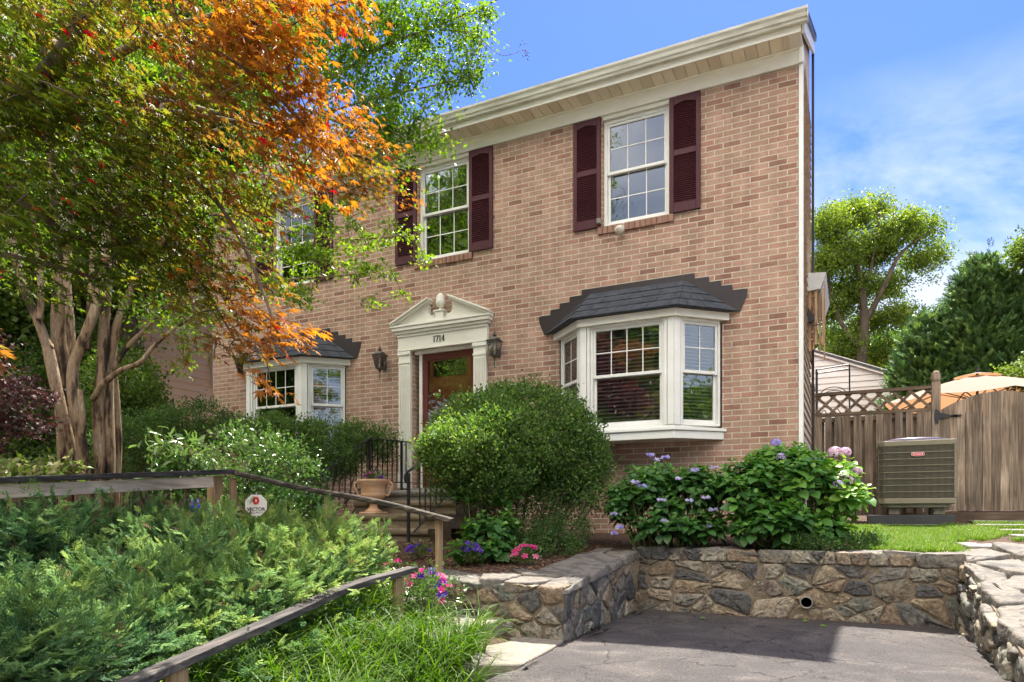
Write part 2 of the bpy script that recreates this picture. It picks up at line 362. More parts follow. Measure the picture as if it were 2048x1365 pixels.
M_iron = basic('black iron', [(.3, (.010,.011,.013)), (.7, (.020,.021,.024))], (9,9,9), rough=.35, bump=.05, spec=.6)
M_lamp = basic('aged bronze', [(.3, (.030,.032,.028)), (.7, (.070,.062,.045))], (30,30,30), rough=.45, bump=.1, spec=.6)
M_bulb = basic('lamp candle sleeve', [(.3, (.6,.6,.55)), (.7, (.7,.7,.66))], rough=.4, bump=0)
M_glass = glassmat('window glass')
M_glassd = glassmat('door glass', .08, (.93,.92,.90))
M_lglass = glassmat('lantern glass', .10, (.85,.87,.85))
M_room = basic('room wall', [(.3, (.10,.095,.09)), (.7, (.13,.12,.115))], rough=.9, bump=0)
M_blind = basic('white blinds', [(.3, (.60,.60,.57)), (.7, (.68,.68,.65))], rough=.5, bump=0)
M_curb = basic('step stone', [(.25, (.10,.075,.045)), (.5, (.20,.155,.10)), (.75, (.29,.235,.16))], (5,5,14), rough=.85, bump=.5, bscale=90, dist=.006)
M_conc = basic('aggregate concrete', [(.25, (.14,.12,.092)), (.5, (.22,.195,.16)), (.75, (.28,.255,.22))], (22,22,22), detail=9, rough=.9, bump=.6, bscale=140, dist=.006)
M_flag = basic('flagstone slab', [(.25, (.13,.12,.11)), (.5, (.20,.185,.17)), (.75, (.26,.24,.22))], (5,5,5), rough=.8, bump=.3, bscale=40)
M_mortar = basic('mortar', [(.25, (.095,.075,.052)), (.5, (.165,.13,.092)), (.75, (.23,.19,.14))], (14,14,14), detail=8, rough=.95, bump=.8, bscale=70, dist=.012)
M_stone = stonemat()
M_cop = basic('coping stone', [(.3, (.050,.050,.048)), (.43, (.10,.09,.078)), (.54, (.165,.147,.125)), (.66, (.11,.09,.07))], (6,8,8), detail=9, rough=.8, bump=.9, bscale=18, dist=.02)
M_wz = woodmat('weathered fence wood', (.10,.072,.050), (.235,.18,.13), (.38,.32,.25), 'z')
M_wx = woodmat('weathered rail wood across', (.07,.048,.03), (.16,.115,.078), (.27,.21,.155), 'x')
M_wy = woodmat('weathered rail wood', (.36,.27,.18), (.58,.48,.38), (.70,.61,.51), 'y')
M_wpost = woodmat('post wood', (.18,.115,.055), (.34,.235,.13), (.46,.35,.22), 'z')
M_wdark = woodmat('blackened rail cap', (.012,.012,.014), (.035,.033,.034), (.10,.085,.07), 'y', rough=.6)
M_wdarkx = woodmat('blackened rail', (.012,.011,.010), (.05,.042,.034), (.24,.19,.14), 'x', rough=.6)
M_terra = basic('terracotta', [(.25, (.40,.20,.10)), (.5, (.55,.33,.19)), (.75, (.62,.47,.33))], (5,5,9), rough=.8, bump=.25, bscale=50)
M_soil = basic('soil and mulch', [(.25, (.030,.018,.012)), (.5, (.075,.045,.030)), (.75, (.14,.09,.06))], (30,30,30), detail=8, rough=.95, bump=1, bscale=60, dist=.02)
M_siding = basic('beige siding', [(.3, (.82,.64,.42)), (.7, (.88,.70,.47))], (2,2,5), rough=.6, bump=.03)
M_sidingw = basic('white siding', [(.3, (.66,.62,.60)), (.7, (.74,.70,.68))], (2,2,5), rough=.6, bump=.03)
M_sidewd = basic('weathered clapboard', [(.25, (.30,.20,.13)), (.5, (.50,.40,.31)), (.75, (.60,.52,.43))], (9,9,20), rough=.8, bump=.3, bscale=60)
M_stud = woodmat('bare framing lumber', (.34,.20,.11), (.50,.33,.20), (.60,.44,.29), 'z')
# ------------------------------------------------------------------ ground
def sm(a, b, x):
    t = np.clip((x-a)/(b-a), 0, 1); return t*t*(3-2*t)
def gz(x, y):
    x = np.asarray(x, float); y = np.asarray(y, float)
    up = np.clip(.05*(y+1.8), -.2, .9)
    right = np.where(y > -1.9, up, np.maximum(.17*(y+1.9)-.03, -.72))
    left_t = np.interp(x, [-12, -7, -5.4, -4.4, -3.4, -2.2, -1.4], [.22, .12, .03, -.06, -.24, -.5, -.63])+np.clip(.09*(y+4.2), -.6, .0)
    bed = np.interp(y, [-3.9, -2.0, 0, 3], [-.19, -.04, .08, .2])
    left_b = np.where(x > -3.5, bed, np.interp(x, [-12, -7, -5.4, -3.5], [.22, .14, .05, .0])+.0*y)
    left = np.where(y > -3.6, left_b, np.where(y < -3.95, left_t, left_t))
    mid = np.where(y > -1.73, up-.02, -.8)
    z = np.where(x > 1.55, right, np.where(x < -1.55, left, mid))
    far = sm(12, 40, np.hypot(x, y)); return z*(1-far)+np.where(y < 0, -1.0, .1)*far-np.where((y < -9) & (far < 1), .12*np.clip(-9-y, 0, 3), 0)
def axis(a, b, f0, f1, st):
    o = list(np.arange(f0, f1+1e-6, st)); s = st; x = f1
    while x < b: s *= 1.5; x += s; o.append(min(x, b))
    s = st; x = f0
    while x > a: s *= 1.5; x -= s; o.insert(0, max(x, a))
    return np.array(o)
gx = axis(-300, 300, -13, 6, .12); gy = axis(-200, 500, -9, 6, .12); gy = np.unique(np.concatenate([gy, [-1.75, -1.71]]))
gx = np.unique(np.concatenate([gx, [-1.57, -1.53, 1.53, 1.57]]))
X, Y = np.meshgrid(gx, gy); Zg = gz(X, Y)
rng = np.random.default_rng(5)
Zg = Zg+rng.normal(0, .006, Zg.shape)*((np.abs(X) > 1.5) | (Y > -1.95))
nx, ny = len(gx), len(gy)
idx = np.arange(nx*ny).reshape(ny, nx)
Fq = np.stack([idx[:-1,:-1].ravel(), idx[:-1,1:].ravel(), idx[1:,1:].ravel(), idx[1:,:-1].ravel()], 1)
gr = link('ground', new_mesh('ground', np.stack([X.ravel(), Y.ravel(), Zg.ravel()], 1), [Fq]), M_soil, smooth=True)
gr['kind'] = 'structure'

def asphalt():
    m, ns, l = mat('worn asphalt')
    o = N(ns, 'ShaderNodeOutputMaterial'); b = N(ns, 'ShaderNodeBsdfPrincipled'); b.inputs['Roughness'].default_value = .85; b.inputs['Specular IOR Level'].default_value = .35
    t = N(ns, 'ShaderNodeTexCoord')
    n = N(ns, 'ShaderNodeTexNoise'); n.inputs['Scale'].default_value = 2.4; n.inputs['Detail'].default_value = 11; n.inputs['Roughness'].default_value = .65; n.inputs['Distortion'].default_value = .8
    f = N(ns, 'ShaderNodeTexNoise'); f.inputs['Scale'].default_value = 75; f.inputs['Detail'].default_value = 4
    v = N(ns, 'ShaderNodeTexVoronoi', feature='DISTANCE_TO_EDGE'); v.inputs['Scale'].default_value = 1.6
    dn = N(ns, 'ShaderNodeTexNoise'); dn.inputs['Scale'].default_value = 5; dn.inputs['Detail'].default_value = 6
    dm = N(ns, 'ShaderNodeMixRGB'); dm.inputs[0].default_value = .25
    l(t.outputs['Object'], n.inputs['Vector']); l(t.outputs['Object'], f.inputs['Vector']); l(t.outputs['Object'], dn.inputs['Vector'])
    l(t.outputs['Object'], dm.inputs[1]); l(dn.outputs['Color'], dm.inputs[2]); l(dm.outputs[0], v.inputs['Vector'])
    r = ramp(ns, [(.3, (.034,.030,.031)), (.48, (.054,.047,.046)), (.60, (.076,.066,.062)), (.72, (.12,.104,.092))]); l(n.outputs['Fac'], r.inputs[0])
    r2 = ramp(ns, [(.34, g(.25)), (.46, g(.9)), (.62, g(1.05)), (.72, g(2.1))]); l(f.outputs['Fac'], r2.inputs[0])
    mc = N(ns, 'ShaderNodeMixRGB', blend_type='MULTIPLY'); mc.inputs[0].default_value = .9; l(r.outputs[0], mc.inputs[1]); l(r2.outputs[0], mc.inputs[2])
    cr = ramp(ns, [(0, g(.22)), (.018, g(1))]); l(v.outputs['Distance'], cr.inputs[0])
    ms = N(ns, 'ShaderNodeMath', operation='GREATER_THAN'); ms.inputs[1].default_value = .47; l(n.outputs['Fac'], ms.inputs[0])
    m2 = N(ns, 'ShaderNodeMixRGB', blend_type='MULTIPLY'); l(ms.outputs[0], m2.inputs[0]); l(mc.outputs[0], m2.inputs[1]); l(cr.outputs[0], m2.inputs[2])
    l(m2.outputs[0], b.inputs['Base Color'])
    ad = N(ns, 'ShaderNodeMath', operation='ADD'); l(f.outputs['Fac'], ad.inputs[0]); l(n.outputs['Fac'], ad.inputs[1])
    bp = N(ns, 'ShaderNodeBump'); bp.inputs['Strength'].default_value = .9; bp.inputs['Distance'].default_value = .009; l(ad.outputs[0], bp.inputs['Height']); l(bp.outputs[0], b.inputs['Normal'])
    l(b.outputs[0], o.inputs[0]); return m
M_asph = asphalt()
ax = np.linspace(-1.36, 1.45, 48); ay = np.concatenate([np.linspace(-16, -6, 20), np.linspace(-5.85, -1.84, 60)])
X, Y = np.meshgrid(ax, ay); rng = np.random.default_rng(8)
edge = .03*np.sin(Y*5.1)+.015*np.sin(Y*13)
X = X+np.where(X < -1.3, edge+.05, 0)
Za = -.6-.07*np.clip(-4.6-Y, 0, 20)+.006*np.sin(X*3)*np.sin(Y*2.1)+rng.normal(0, .0012, X.shape)
idx = np.arange(X.size).reshape(X.shape)
Fq = np.stack([idx[:-1,:-1].ravel(), idx[:-1,1:].ravel(), idx[1:,1:].ravel(), idx[1:,:-1].ravel()], 1)
dw = link('driveway', new_mesh('driveway', np.stack([X.ravel(), Y.ravel(), Za.ravel()], 1), [Fq]), M_asph, smooth=True); dw['kind'] = 'structure'
M_road = basic('pale concrete road', [(.3, (.40,.38,.34)), (.7, (.52,.50,.45))], (2,2,2), rough=.9, bump=.3)
M_grassfar = basic('verge turf', [(.3, (.06,.10,.02)), (.7, (.10,.16,.035))], (4,4,4), rough=.95, bump=.6, bscale=20)
mb = MB(); mb.box(-60, 60, -24, -11.5, -1.20, -.93); o = mb.build('road', M_road); o['kind'] = 'structure'
mb = MB(); mb.box(-60, 60, -11.46, -10.2, -1.20, -.84); o = mb.build('pavement', M_road, bevel=.01); o['kind'] = 'structure'

# walkway: pad, two low steps, path to the front stairs
mb = MB()
mb.prism([(-1.33,-3.87),(-1.29,-4.25),(-1.27,-4.72),(-1.62,-4.93),(-2.3,-4.93),(-2.3,-3.87)], lambda a, b, t: (a, b, t), -.75, -.585)
o = mb.build('walkway', M_conc, bevel=.008); o['kind'] = 'structure'
st = empty('garden_steps', (-2.6,-4.3,-.6), 'low sunlit aggregate steps beside the stone wall, half hidden by grass', 'steps')
for x0, x1, zt in ((-2.42,-1.80,-.455), (-3.02,-2.40,-.33), (-3.9,-3.0,-.20)):
    mb = MB(); mb.box(x0, x1, -4.78, -3.87, zt-.17, zt); mb.build('step', M_conc, st, bevel=.012, seg=2)
mb = MB(); mb.prism([(-3.9,-4.7),(-3.88,-3.87),(-3.72,-3.0),(-3.72,-2.1),(-5.15,-2.1),(-5.2,-3.6),(-4.6,-4.7)], lambda a, b, t: (a, b, t), -.3, -.055)
o = mb.build('path', M_conc, bevel=.008); o['kind'] = 'structure'

# ------------------------------------------------------------------ fieldstone walls
def clip(poly, nx_, ny_, c):
    o = []; n = len(poly)
    for i in range(n):
        p, q = poly[i], poly[(i+1) % n]; dp = p[0]*nx_+p[1]*ny_-c; dq = q[0]*nx_+q[1]*ny_-c
        if dp <= 0: o.append(p)
        if (dp < 0 < dq) or (dq < 0 < dp):
            t = dp/(dp-dq); o.append((p[0]+(q[0]-p[0])*t, p[1]+(q[1]-p[1])*t))
    return o
def voronoi(poly, n, asp, rnd):
    xs = [p[0] for p in poly]; ys = [p[1] for p in poly]; pts = []
    A = (max(xs)-min(xs))*(max(ys)-min(ys))*asp; dmin = .78*math.sqrt(A/n); tries = 0
    while len(pts) < n and tries < n*60:
        tries += 1; p = (rnd.uniform(min(xs), max(xs)), rnd.uniform(min(ys), max(ys)))
        dm = dmin*(.38+1.05*rnd.random()**1.3)
        if all(math.hypot(p[0]-q[0], (p[1]-q[1])*asp) > dm for q in pts): pts.append(p)
    cells = []
    for p in pts:
        c = [(a, b*asp) for a, b in poly]; px, py = p[0], p[1]*asp
        for q in pts:
            if q is p: continue
            qx, qy = q[0], q[1]*asp; nx_, ny_ = qx-px, qy-py
            c = clip(c, nx_, ny_, (qx*qx+qy*qy-px*px-py*py)/2)
            if len(c) < 3: break
        if len(c) >= 3: cells.append([(a, b/asp) for a, b in c])
    return cells
def stones(mb, poly, n, asp, fn, depth, gap, rnd, flat=False):
    """fn(u, v, d) -> point, d outwards"""
    for c in voronoi(poly, n, asp, rnd):
        cx = sum(p[0] for p in c)/len(c); cy_ = sum(p[1] for p in c)/len(c)
        ch = []
        for i in range(len(c)):
            p, q = c[i], c[(i+1) % len(c)]
            for t in (.10, .38, .66, .9): ch.append((p[0]+(q[0]-p[0])*t, p[1]+(q[1]-p[1])*t))
        def ins(s, fx, jit):
            o = []
            for a, b in ch:
                dx, dy = cx-a, cy_-b; L_ = math.hypot(dx, dy)+1e-6; k = min(fx/L_+(1-s), .9)
                o.append((a+dx*k+rnd.uniform(-jit, jit), b+dy*k+rnd.uniform(-jit, jit)))
            return o
        d = depth*(.55+.75*rnd.random()); tx, ty = rnd.uniform(-.10, .10), rnd.uniform(-.10, .10); val = rnd.random()*.98+.01
        tilt = lambda a, b, k: (tx*(a-cx)+ty*(b-cy_))*k
        ch = [(a+rnd.uniform(-.006, .006), b+rnd.uniform(-.006, .006)) for a, b in ch]
        rings = [(ins(1, gap*.8, .002), -.03), (ins(1, gap, .003), d*.35), (ins(.96, gap*1.25, .005), d*.85), (ins(.80, gap*1.2, .006), d), (ins(.45, gap, .008), d)]
        if flat: rings = [(ins(1, gap, .003), -.03), (ins(1, gap*1.1, .003), d*.75), (ins(.96, gap*1.2, .004), d*.97), (ins(.8, gap, .01), d), (ins(.45, gap, .01), d)]
        vs = []; m = len(ch); rough = .005 if flat else .0075
        for r, dd in rings:
            for a, b in r: vs.append(fn(a, b, dd+tilt(a, b, 1 if dd > 0 else 0)+(rnd.uniform(-rough, rough) if dd > 0 else 0)))
        vs.append(fn(cx, cy_, d+.004))
        fs = [(k*m+i, k*m+(i+1) % m, (k+1)*m+(i+1) % m, (k+1)*m+i) for k in range(4) for i in range(m)]
        fs += [(4*m+i, 4*m+(i+1) % m, 5*m) for i in range(m)]
        mb.add(vs, fs, val)
rnd = random.Random(11)
# back wall of the driveway
rw = empty('stone_retaining_wall', (0,-1.75,-.6), 'fieldstone retaining wall across the end of the driveway with a drain pipe in it', 'stone wall')
mb = MB(); mb.box(-1.5, 1.45, -1.911, -1.62, -.8, -.035); mb.build('mortar_core', M_mortar, rw)
mb = MB(); stones(mb, [(-1.38,-.62),(1.36,-.62),(1.36,-.115),(-1.38,-.115)], 50, 1.6, lambda u, v, d: (u, -1.9-d, v), .022, .009, rnd); mb.build('stone_facing', M_stone, rw, smooth=True)
mb = MB(); stones(mb, [(-1.40,-.118),(1.40,-.118),(1.40,.0),(-1.40,.0)], 16, 1.1, lambda u, v, d: (u, -1.912-d, v), .02, .006, rnd); mb.build('cap_course', M_stone, rw, smooth=True)
mb = MB(); stones(mb, [(-1.36,-1.93),(1.34,-1.93),(1.34,-1.60),(-1.36,-1.60)], 13, 1, lambda u, v, d: (u, v, -.02+d), .02, .005, rnd, True); mb.build('cap_top', M_cop, rw, smooth=True)
pp = MB(); pp.lathe([(.052,-.0),(.052,.11),(.044,.11),(.044,.0)], (0,0,0), 24)
pp.v = [(.175+a, -1.93-c+.03, -.445+b) for a, b, c in pp.v]; pp.build('drain_pipe', M_flag, rw, smooth=True)
pp = MB(); pp.lathe([(0,0),(.045,0)], (0,0,0), 20); pp.v = [(.175+a, -1.955, -.445+b) for a, b, c in pp.v]; pp.build('pipe_bore', M_iron, rw)
# left return wall
lw = empty('stone_planter_wall', (-1.8,-3.2,-.6), 'angled fieldstone bed wall with pale coping left of the driveway, its corner sunlit', 'stone wall')
tz = lambda y: -.03-.166*(-1.9-y)/1.94
mb = MB()
mb.prism([(-1.72,-1.63),(-1.335,-1.63),(-1.335,-3.857),(-2.95,-3.857),(-2.95,-3.5),(-1.72,-3.5)], lambda a, b, t: (a, b, (tz(b)-.02) if t else -.8), 0, 1)
mb.build('mortar_core', M_mortar, lw)
mb = MB()
stones(mb, [(-3.86,-.62),(-1.93,-.62),(-1.93,-.035),(-3.86,-.2)], 36, 1.15, lambda u, v, d: (-1.345+d, u, v), .026, .008, rnd)
stones(mb, [(-2.95,-.62),(-1.33,-.62),(-1.33,-.20),(-2.95,-.18)], 34, 1.3, lambda u, v, d: (u, -3.845-d, v), .030, .010, rnd)
mb.build('stone_facing', M_stone, lw, smooth=True)
mb = MB()
stones(mb, [(-1.30,-3.87),(-1.30,-1.93),(-1.74,-1.93),(-1.76,-3.4),(-2.95,-3.45),(-2.95,-3.88)][::-1], 22, 1, lambda u, v, d: (u, v, tz(v)-.03+d), .045, .006, rnd, True)
mb.build('coping', M_cop, lw, smooth=True)
# right wall
rr = empty('stone_side_wall', (1.7,-4,-.6), 'rough fieldstone wall with broad sunlit flat coping on the right of the driveway', 'stone wall')
tr_ = lambda y: -.02-.165*(-1.9-y)
mb = MB(); mb.prism([(1.33,-1.6),(1.95,-1.6),(1.95,-9.5),(1.33,-9.5)], lambda a, b, t: (a, b, (tr_(b)-.03) if t else -1.3), 0, 1); mb.build('mortar_core', M_mortar, rr)
mb = MB(); stones(mb, [(-9.4,-1.2),(-1.9,-1.2),(-1.9,-.06),(-9.4,-1.3)], 260, 1.5, lambda u, v, d: (1.36-d, u, v), .065, .008, rnd); mb.build('stone_facing', M_stone, rr, smooth=True)
mb = MB(); stones(mb, [(1.30,-9.4),(2.02,-9.4),(2.10,-3.0),(2.3,-1.50),(1.34,-1.50),(1.32,-2.4)], 62, .8, lambda u, v, d: (u+.02*math.sin(v*9)+.012*math.sin(v*23), v, tr_(v)-.035+d), .055, .005, rnd, True); mb.build('coping', M_cop, rr, smooth=True)
# flag steps up the side yard
for k, (x0, x1, y0, y1, z) in enumerate([(1.44,3.4,-1.50,-.55,.050), (1.98,3.6,-.36,.30,.115), (1.98,3.6,.50,1.08,.155), (1.92,3.6,1.30,1.86,.20), (1.95,3.7,2.06,2.6,.24)]):
    rr_ = random.Random(40+k); j = lambda: rr_.uniform(-.03, .03)
    mb = MB(); mb.prism([(x0+j(),y0+j()),((x0+x1)/2,y0+j()),(x1,y0+j()),(x1,y1+j()),((x0+x1)/2,y1+j()),(x0+j(),y1+j())], lambda a, b, t: (a, b, t), z-.11, z)
    lab = ['widest flagstone slab meeting the stone wall coping', 'flagstone slab just behind the widest slab', 'middle flagstone slab of the side yard path', 'flagstone slab second from the wooden gate', 'flagstone slab nearest the wooden gate'][k]
    tag(mb.build('flagstone', M_flag, bevel=.01, seg=2), lab, 'paving slab', 'flagstones laid through the side yard grass')

# ------------------------------------------------------------------ house
H = empty('brick_house', (-4.7, 0, 0), 'two storey brick house with maroon shutters and two bay windows', 'house')
WC = (-1.915, -4.735, -7.555)
holes = [(c-.425, c+.425, 4.01, 5.42) for c in WC]+[(-5.25,-4.23,.6,2.72)]+[(c-1.04, c+1.04, 1.28, 2.72) for c in (-1.9, -7.54)]
def wall_front(x0, x1, z0, z1, holes, y, dep):
    xs = sorted({x0, x1}|{h[i] for h in holes for i in (0, 1)}); zs = sorted({z0, z1}|{h[i] for h in holes for i in (2, 3)})
    mb = MB()
    ins = lambda x, z: any(h[0]-1e-6 < x < h[1]+1e-6 and h[2]-1e-6 < z < h[3]+1e-6 for h in holes)
    for i in range(len(xs)-1):
        for k in range(len(zs)-1):
            if not ins((xs[i]+xs[i+1])/2, (zs[k]+zs[k+1])/2):
                mb.quad((xs[i],y,zs[k]), (xs[i+1],y,zs[k]), (xs[i+1],y,zs[k+1]), (xs[i],y,zs[k+1]))
                mb.quad((xs[i],y+.2,zs[k]), (xs[i],y+.2,zs[k+1]), (xs[i+1],y+.2,zs[k+1]), (xs[i+1],y+.2,zs[k]))
    for a, b, c, d in holes:
        mb.quad((a,y,c), (a,y,d), (a,y+dep,d), (a,y+dep,c)); mb.quad((b,y,c), (b,y+dep,c), (b,y+dep,d), (b,y,d))
        mb.quad((a,y,c), (a,y+dep,c), (b,y+dep,c), (b,y,c))
        if d < z1: mb.quad((a,y,d), (b,y,d), (b,y+dep,d), (a,y+dep,d))
    return mb
mb = wall_front(-9.40, -.012, -.4, 5.43, holes, 0, .2)
mb.quad((-9.4,0,-.4), (-9.4,0,5.43), (-9.4,8.2,5.43), (-9.4,8.2,-.4))
mb.quad((-9.4,0,5.43), (-9.4,4.1,7.6), (-9.4,8.2,5.43))
mb.build('front_wall', M_brick, H)
mb = MB(); mb.box(-9.4, -.5, 8.0, 8.2, -.4, 5.5); mb.build('back_wall', M_brick, H)
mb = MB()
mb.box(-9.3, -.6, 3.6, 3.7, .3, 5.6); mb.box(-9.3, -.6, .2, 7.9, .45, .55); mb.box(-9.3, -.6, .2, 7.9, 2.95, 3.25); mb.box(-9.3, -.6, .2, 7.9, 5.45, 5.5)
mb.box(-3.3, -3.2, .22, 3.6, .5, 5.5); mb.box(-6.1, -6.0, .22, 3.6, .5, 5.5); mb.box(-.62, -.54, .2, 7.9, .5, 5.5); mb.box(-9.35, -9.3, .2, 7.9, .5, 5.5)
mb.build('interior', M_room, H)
# eaves
mb = MB(); mb.box(-9.45, 0.0, -.035, -.001, 5.42, 5.60); mb.box(-9.45, .0, -.05, -.036, 5.575, 5.60); mb.build('frieze_board', M_trim, H, bevel=.003)
ma, mv = MB(), MB(); x = -9.45; k = 0
while x < -.14:
    (mv if k % 3 == 0 else ma).box(x+.004, x+.128, -.30, -.045, 5.601, 5.609+.001*(k % 3)); x += .1345; k += 1
ma.build('soffit', M_soffit, H); mv.build('soffit_vent', basic('vented soffit', [(.3, (.62,.55,.42)), (.7, (.72,.64,.50))], (60,60,60), rough=.6, bump=.2), H)
mb = MB(); mb.box(-9.5, .03, -.30, -.03, 5.614, 5.64); mb.box(-9.5, .03, -.318, -.301, 5.595, 5.79); mb.box(-.10, .03, -.30, -.045, 5.598, 5.612); mb.build('fascia', M_trim, H)
mb = MB()
prof = [(-.319,5.665),(-.375,5.665),(-.385,5.69),(-.40,5.70),(-.412,5.735),(-.432,5.76),(-.436,5.785),(-.428,5.787),(-.424,5.762),(-.405,5.738),(-.392,5.705),(-.37,5.675),(-.325,5.675),(-.325,5.79),(-.319,5.79)]
mb.prism(prof, lambda a, b, t: (t, a, b), -9.55, .10); mb.box(.10, .105, -.436, -.319, 5.664, 5.788); mb.build('gutter', M_gutter, H)
mb = MB(); mb.box(-9.5, .09, -.345, -.20, 5.795, 5.803); mb.build('drip_edge', M_white, H)
mb = MB()
for s_, y0, y1 in ((1, -.33, 4.1), (-1, 8.5, 4.1)):
    mb.prism([(y0,5.79),(y1,7.95),(y1,8.05),(y0,5.84)] if s_ > 0 else [(y0,5.74),(y1,7.95),(y1,8.05),(y0,5.80)], lambda a, b, t: (t, a, b), -9.55, -.46)
mb.prism([(-.33,5.79),(1.98,6.90),(1.98,6.97),(-.33,5.84)], lambda a, b, t: (t, a, b), -.459, .09)
mb.build('roof', M_roof, H)
# right gable end: corner trim, clapboard, rake
mb = MB(); mb.box(-.012, .035, -.018, .09, -.3, 5.42); mb.box(-.012, .04, -.05, .12, 5.42, 5.61); mb.build('corner_board', M_white, H, bevel=.002)
mb = MB(); z = -.2
YS = 1.95
mb.quad((.0,.09,-.3), (.0,YS,-.3), (.0,YS,6.9), (.0,.09,5.9)); mb.quad((-.5,YS,-.3), (.0,YS,-.3), (.0,YS,6.9), (-.5,YS,6.9))
mb.quad((-.5,YS,-.3), (-.5,8.2,-.3), (-.5,8.2,5.7), (-.5,4.1,7.9), (-.5,YS,6.8))
while z < 5.7:
    mb.quad((.026,.09,z), (.026,YS,z), (.004,YS,z+.115), (.004,.09,z+.115)); mb.quad((.0,.09,z), (.0,YS,z), (.026,YS,z), (.026,.09,z)); z += .115
mb.build('side_wall', M_sidewd, H)
mb = MB(); mb.bar((.05,-.30,5.70), (.05,1.95,6.80), .03, .20); mb.build('rake_board', M_trim, H)
mb = MB(); mb.bar((.075,-.25,5.80), (.075,1.95,6.88), .03, .05); mb.build('rake_edge', M_flash, H)
mb = MB(); mb.box(.028, .06, 1.93, 1.99, .1, 6.8); mb.build('rear_corner_trim', M_flash, H)
# stripped side projection
sp = MB(); sp.box(.005, .03, 1.2, 2.6, 2.45, 3.2); sp = sp.build('side_projection', basic('stripped sheathing', [(.3, (.16,.085,.045)), (.7, (.30,.18,.10))], (30,30,6), rough=.9, bump=.4), H)
mb = MB(); mb.prism([(.0,3.19),(.17,3.20),(.235,3.40),(.0,3.42)], lambda a, b, t: (a, t, b), 1.17, 2.7); mb.build('projection_cap', basic('grey primed cap', [(.3, (.50,.51,.49)), (.7, (.58,.59,.57))], rough=.6, bump=.05), sp)
mb = MB(); rnd = random.Random(3)
for x, y, w_, a, b in ((.045,1.2,.03,2.42,3.19), (.085,1.24,.025,2.45,3.19), (.115,1.2,.03,2.50,3.19), (.155,1.3,.022,2.42,3.19), (.195,1.2,.02,2.48,3.21), (.215,1.2,.012,2.36,3.3), (.20,1.6,.02,2.5,3.2), (.18,2.2,.02,2.5,3.2)):
    mb = MB(); mb.box(x-w_/2, x+w_/2, y, y+.05, a, b, rnd.random()); mb.build('wall_stud', M_stud, sp)
mb = MB()
for z in (3.12, 2.9, 2.66, 2.56): mb.box(.01, .09, 1.21, 1.24, z, z+.014, rnd.random())
mb.bar((.13,1.19,2.80), (.185,1.19,2.50), .02, .015, val=.4)
mb.build('lath', M_stud, sp)
mb = MB(); mb.prism([(.02,2.98),(.055,2.92),(.10,2.84),(.095,2.80),(.03,2.78),(.02,2.82)], lambda a, b, t: (a, t, b), 1.14, 1.19)
mb.tube([tuple(v) for v in spline([(.05,1.16,2.79),(.08,1.14,2.74),(.12,1.13,2.73),(.17,1.15,2.74)])], .006, 6); mb.build('hanging_flap', M_iron, sp)

# windows ------------------------------------------------------------
def lb(mb, O, U, Nv, u0, u1, n0, n1, v0, v1):
    O, U, Nv = Vector(O), Vector(U), Vector(Nv); P = lambda u, n, v: O+U*u+Nv*n+Vector((0,0,v))
    mb.add([P(u0,n0,v0),P(u1,n0,v0),P(u1,n1,v0),P(u0,n1,v0),P(u0,n0,v1),P(u1,n0,v1),P(u1,n1,v1),P(u0,n1,v1)],
           [(0,3,2,1),(4,5,6,7),(0,1,5,4),(1,2,6,5),(2,3,7,6),(3,0,4,7)])
def dh_window(fr, sa, pa, mu, O, U, Nv, W, Hh, cols, rows, low=False, split=.5, fw=.04):
    """double hung window; O lower left corner, U along, Nv outwards"""
    b = lambda mb, *a: lb(mb, O, U, Nv, *a)
    b(fr, 0, fw, -.09, 0, 0, Hh); b(fr, W-fw, W, -.09, 0, 0, Hh); b(fr, fw, W-fw, -.09, -.001, Hh-fw, Hh); b(fr, fw, W-fw, -.09, .002, 0, fw*.8)
    zm = Hh*split; s = .034
    def sash(n0, n1, v0, v1, grid, mrl, mrh):
        b(sa, fw+.001, fw+s, n0, n1, v0, v1); b(sa, W-fw-s, W-fw-.001, n0, n1, v0, v1)
        b(sa, fw+s, W-fw-s, n0+.001, n1-.001, v0, v0+mrl); b(sa, fw+s, W-fw-s, n0+.001, n1-.001, v1-mrh, v1)
        nm = (n0+n1)/2; b(pa, fw+s, W-fw-s, nm-.002, nm+.002, v0+mrl, v1-mrh)
        if grid:
            iw = W-2*fw-2*s; ih = v1-mrh-v0-mrl
            for i in range(1, cols): u = fw+s+iw*i/cols; b(mu, u-.006, u+.006, nm+.003, nm+.007, v0+mrl, v1-mrh)
            for k in range(1, rows): v = v0+mrl+ih*k/rows; b(mu, fw+s, W-fw-s, nm+.0032, nm+.0068, v-.006, v+.006)
    sash(-.045, -.012, zm-.012, Hh-fw-.001, True, .038, .036)
    sash(-.08, -.047, fw*.8+.001, zm+.026, low, .048, .038)
def window(parent, O, U, Nv, W, Hh, cols, rows, low=False, split=.5, fw=.04, name='window'):
    fr, sa, pa, mu = MB(), MB(), MB(), MB()
    dh_window(fr, sa, pa, mu, O, U, Nv, W, Hh, cols, rows, low, split, fw)
    wn = fr.build(name, M_white, parent, bevel=.002)
    def part(mb, a, b, name, mt, bev=0):
        m = MB(); m.v = mb.v[a*8:b*8]; m.f = [tuple(i-a*8 for i in f) for f in mb.f[a*6:b*6]]; m.val = [0]*len(m.v); m.build(name, mt, wn, bevel=bev)
    part(sa, 0, 4, 'sash', M_white, .003); part(sa, 4, 8, 'sash', M_white, .003); part(pa, 0, 1, 'pane', M_glass); part(pa, 1, 2, 'pane', M_glass)
    k = (cols-1)+(rows-1)
    if k: part(mu, 0, k, 'muntin_grid', M_white)
    if low and k: part(mu, k, 2*k, 'muntin_grid', M_white)
    return wn
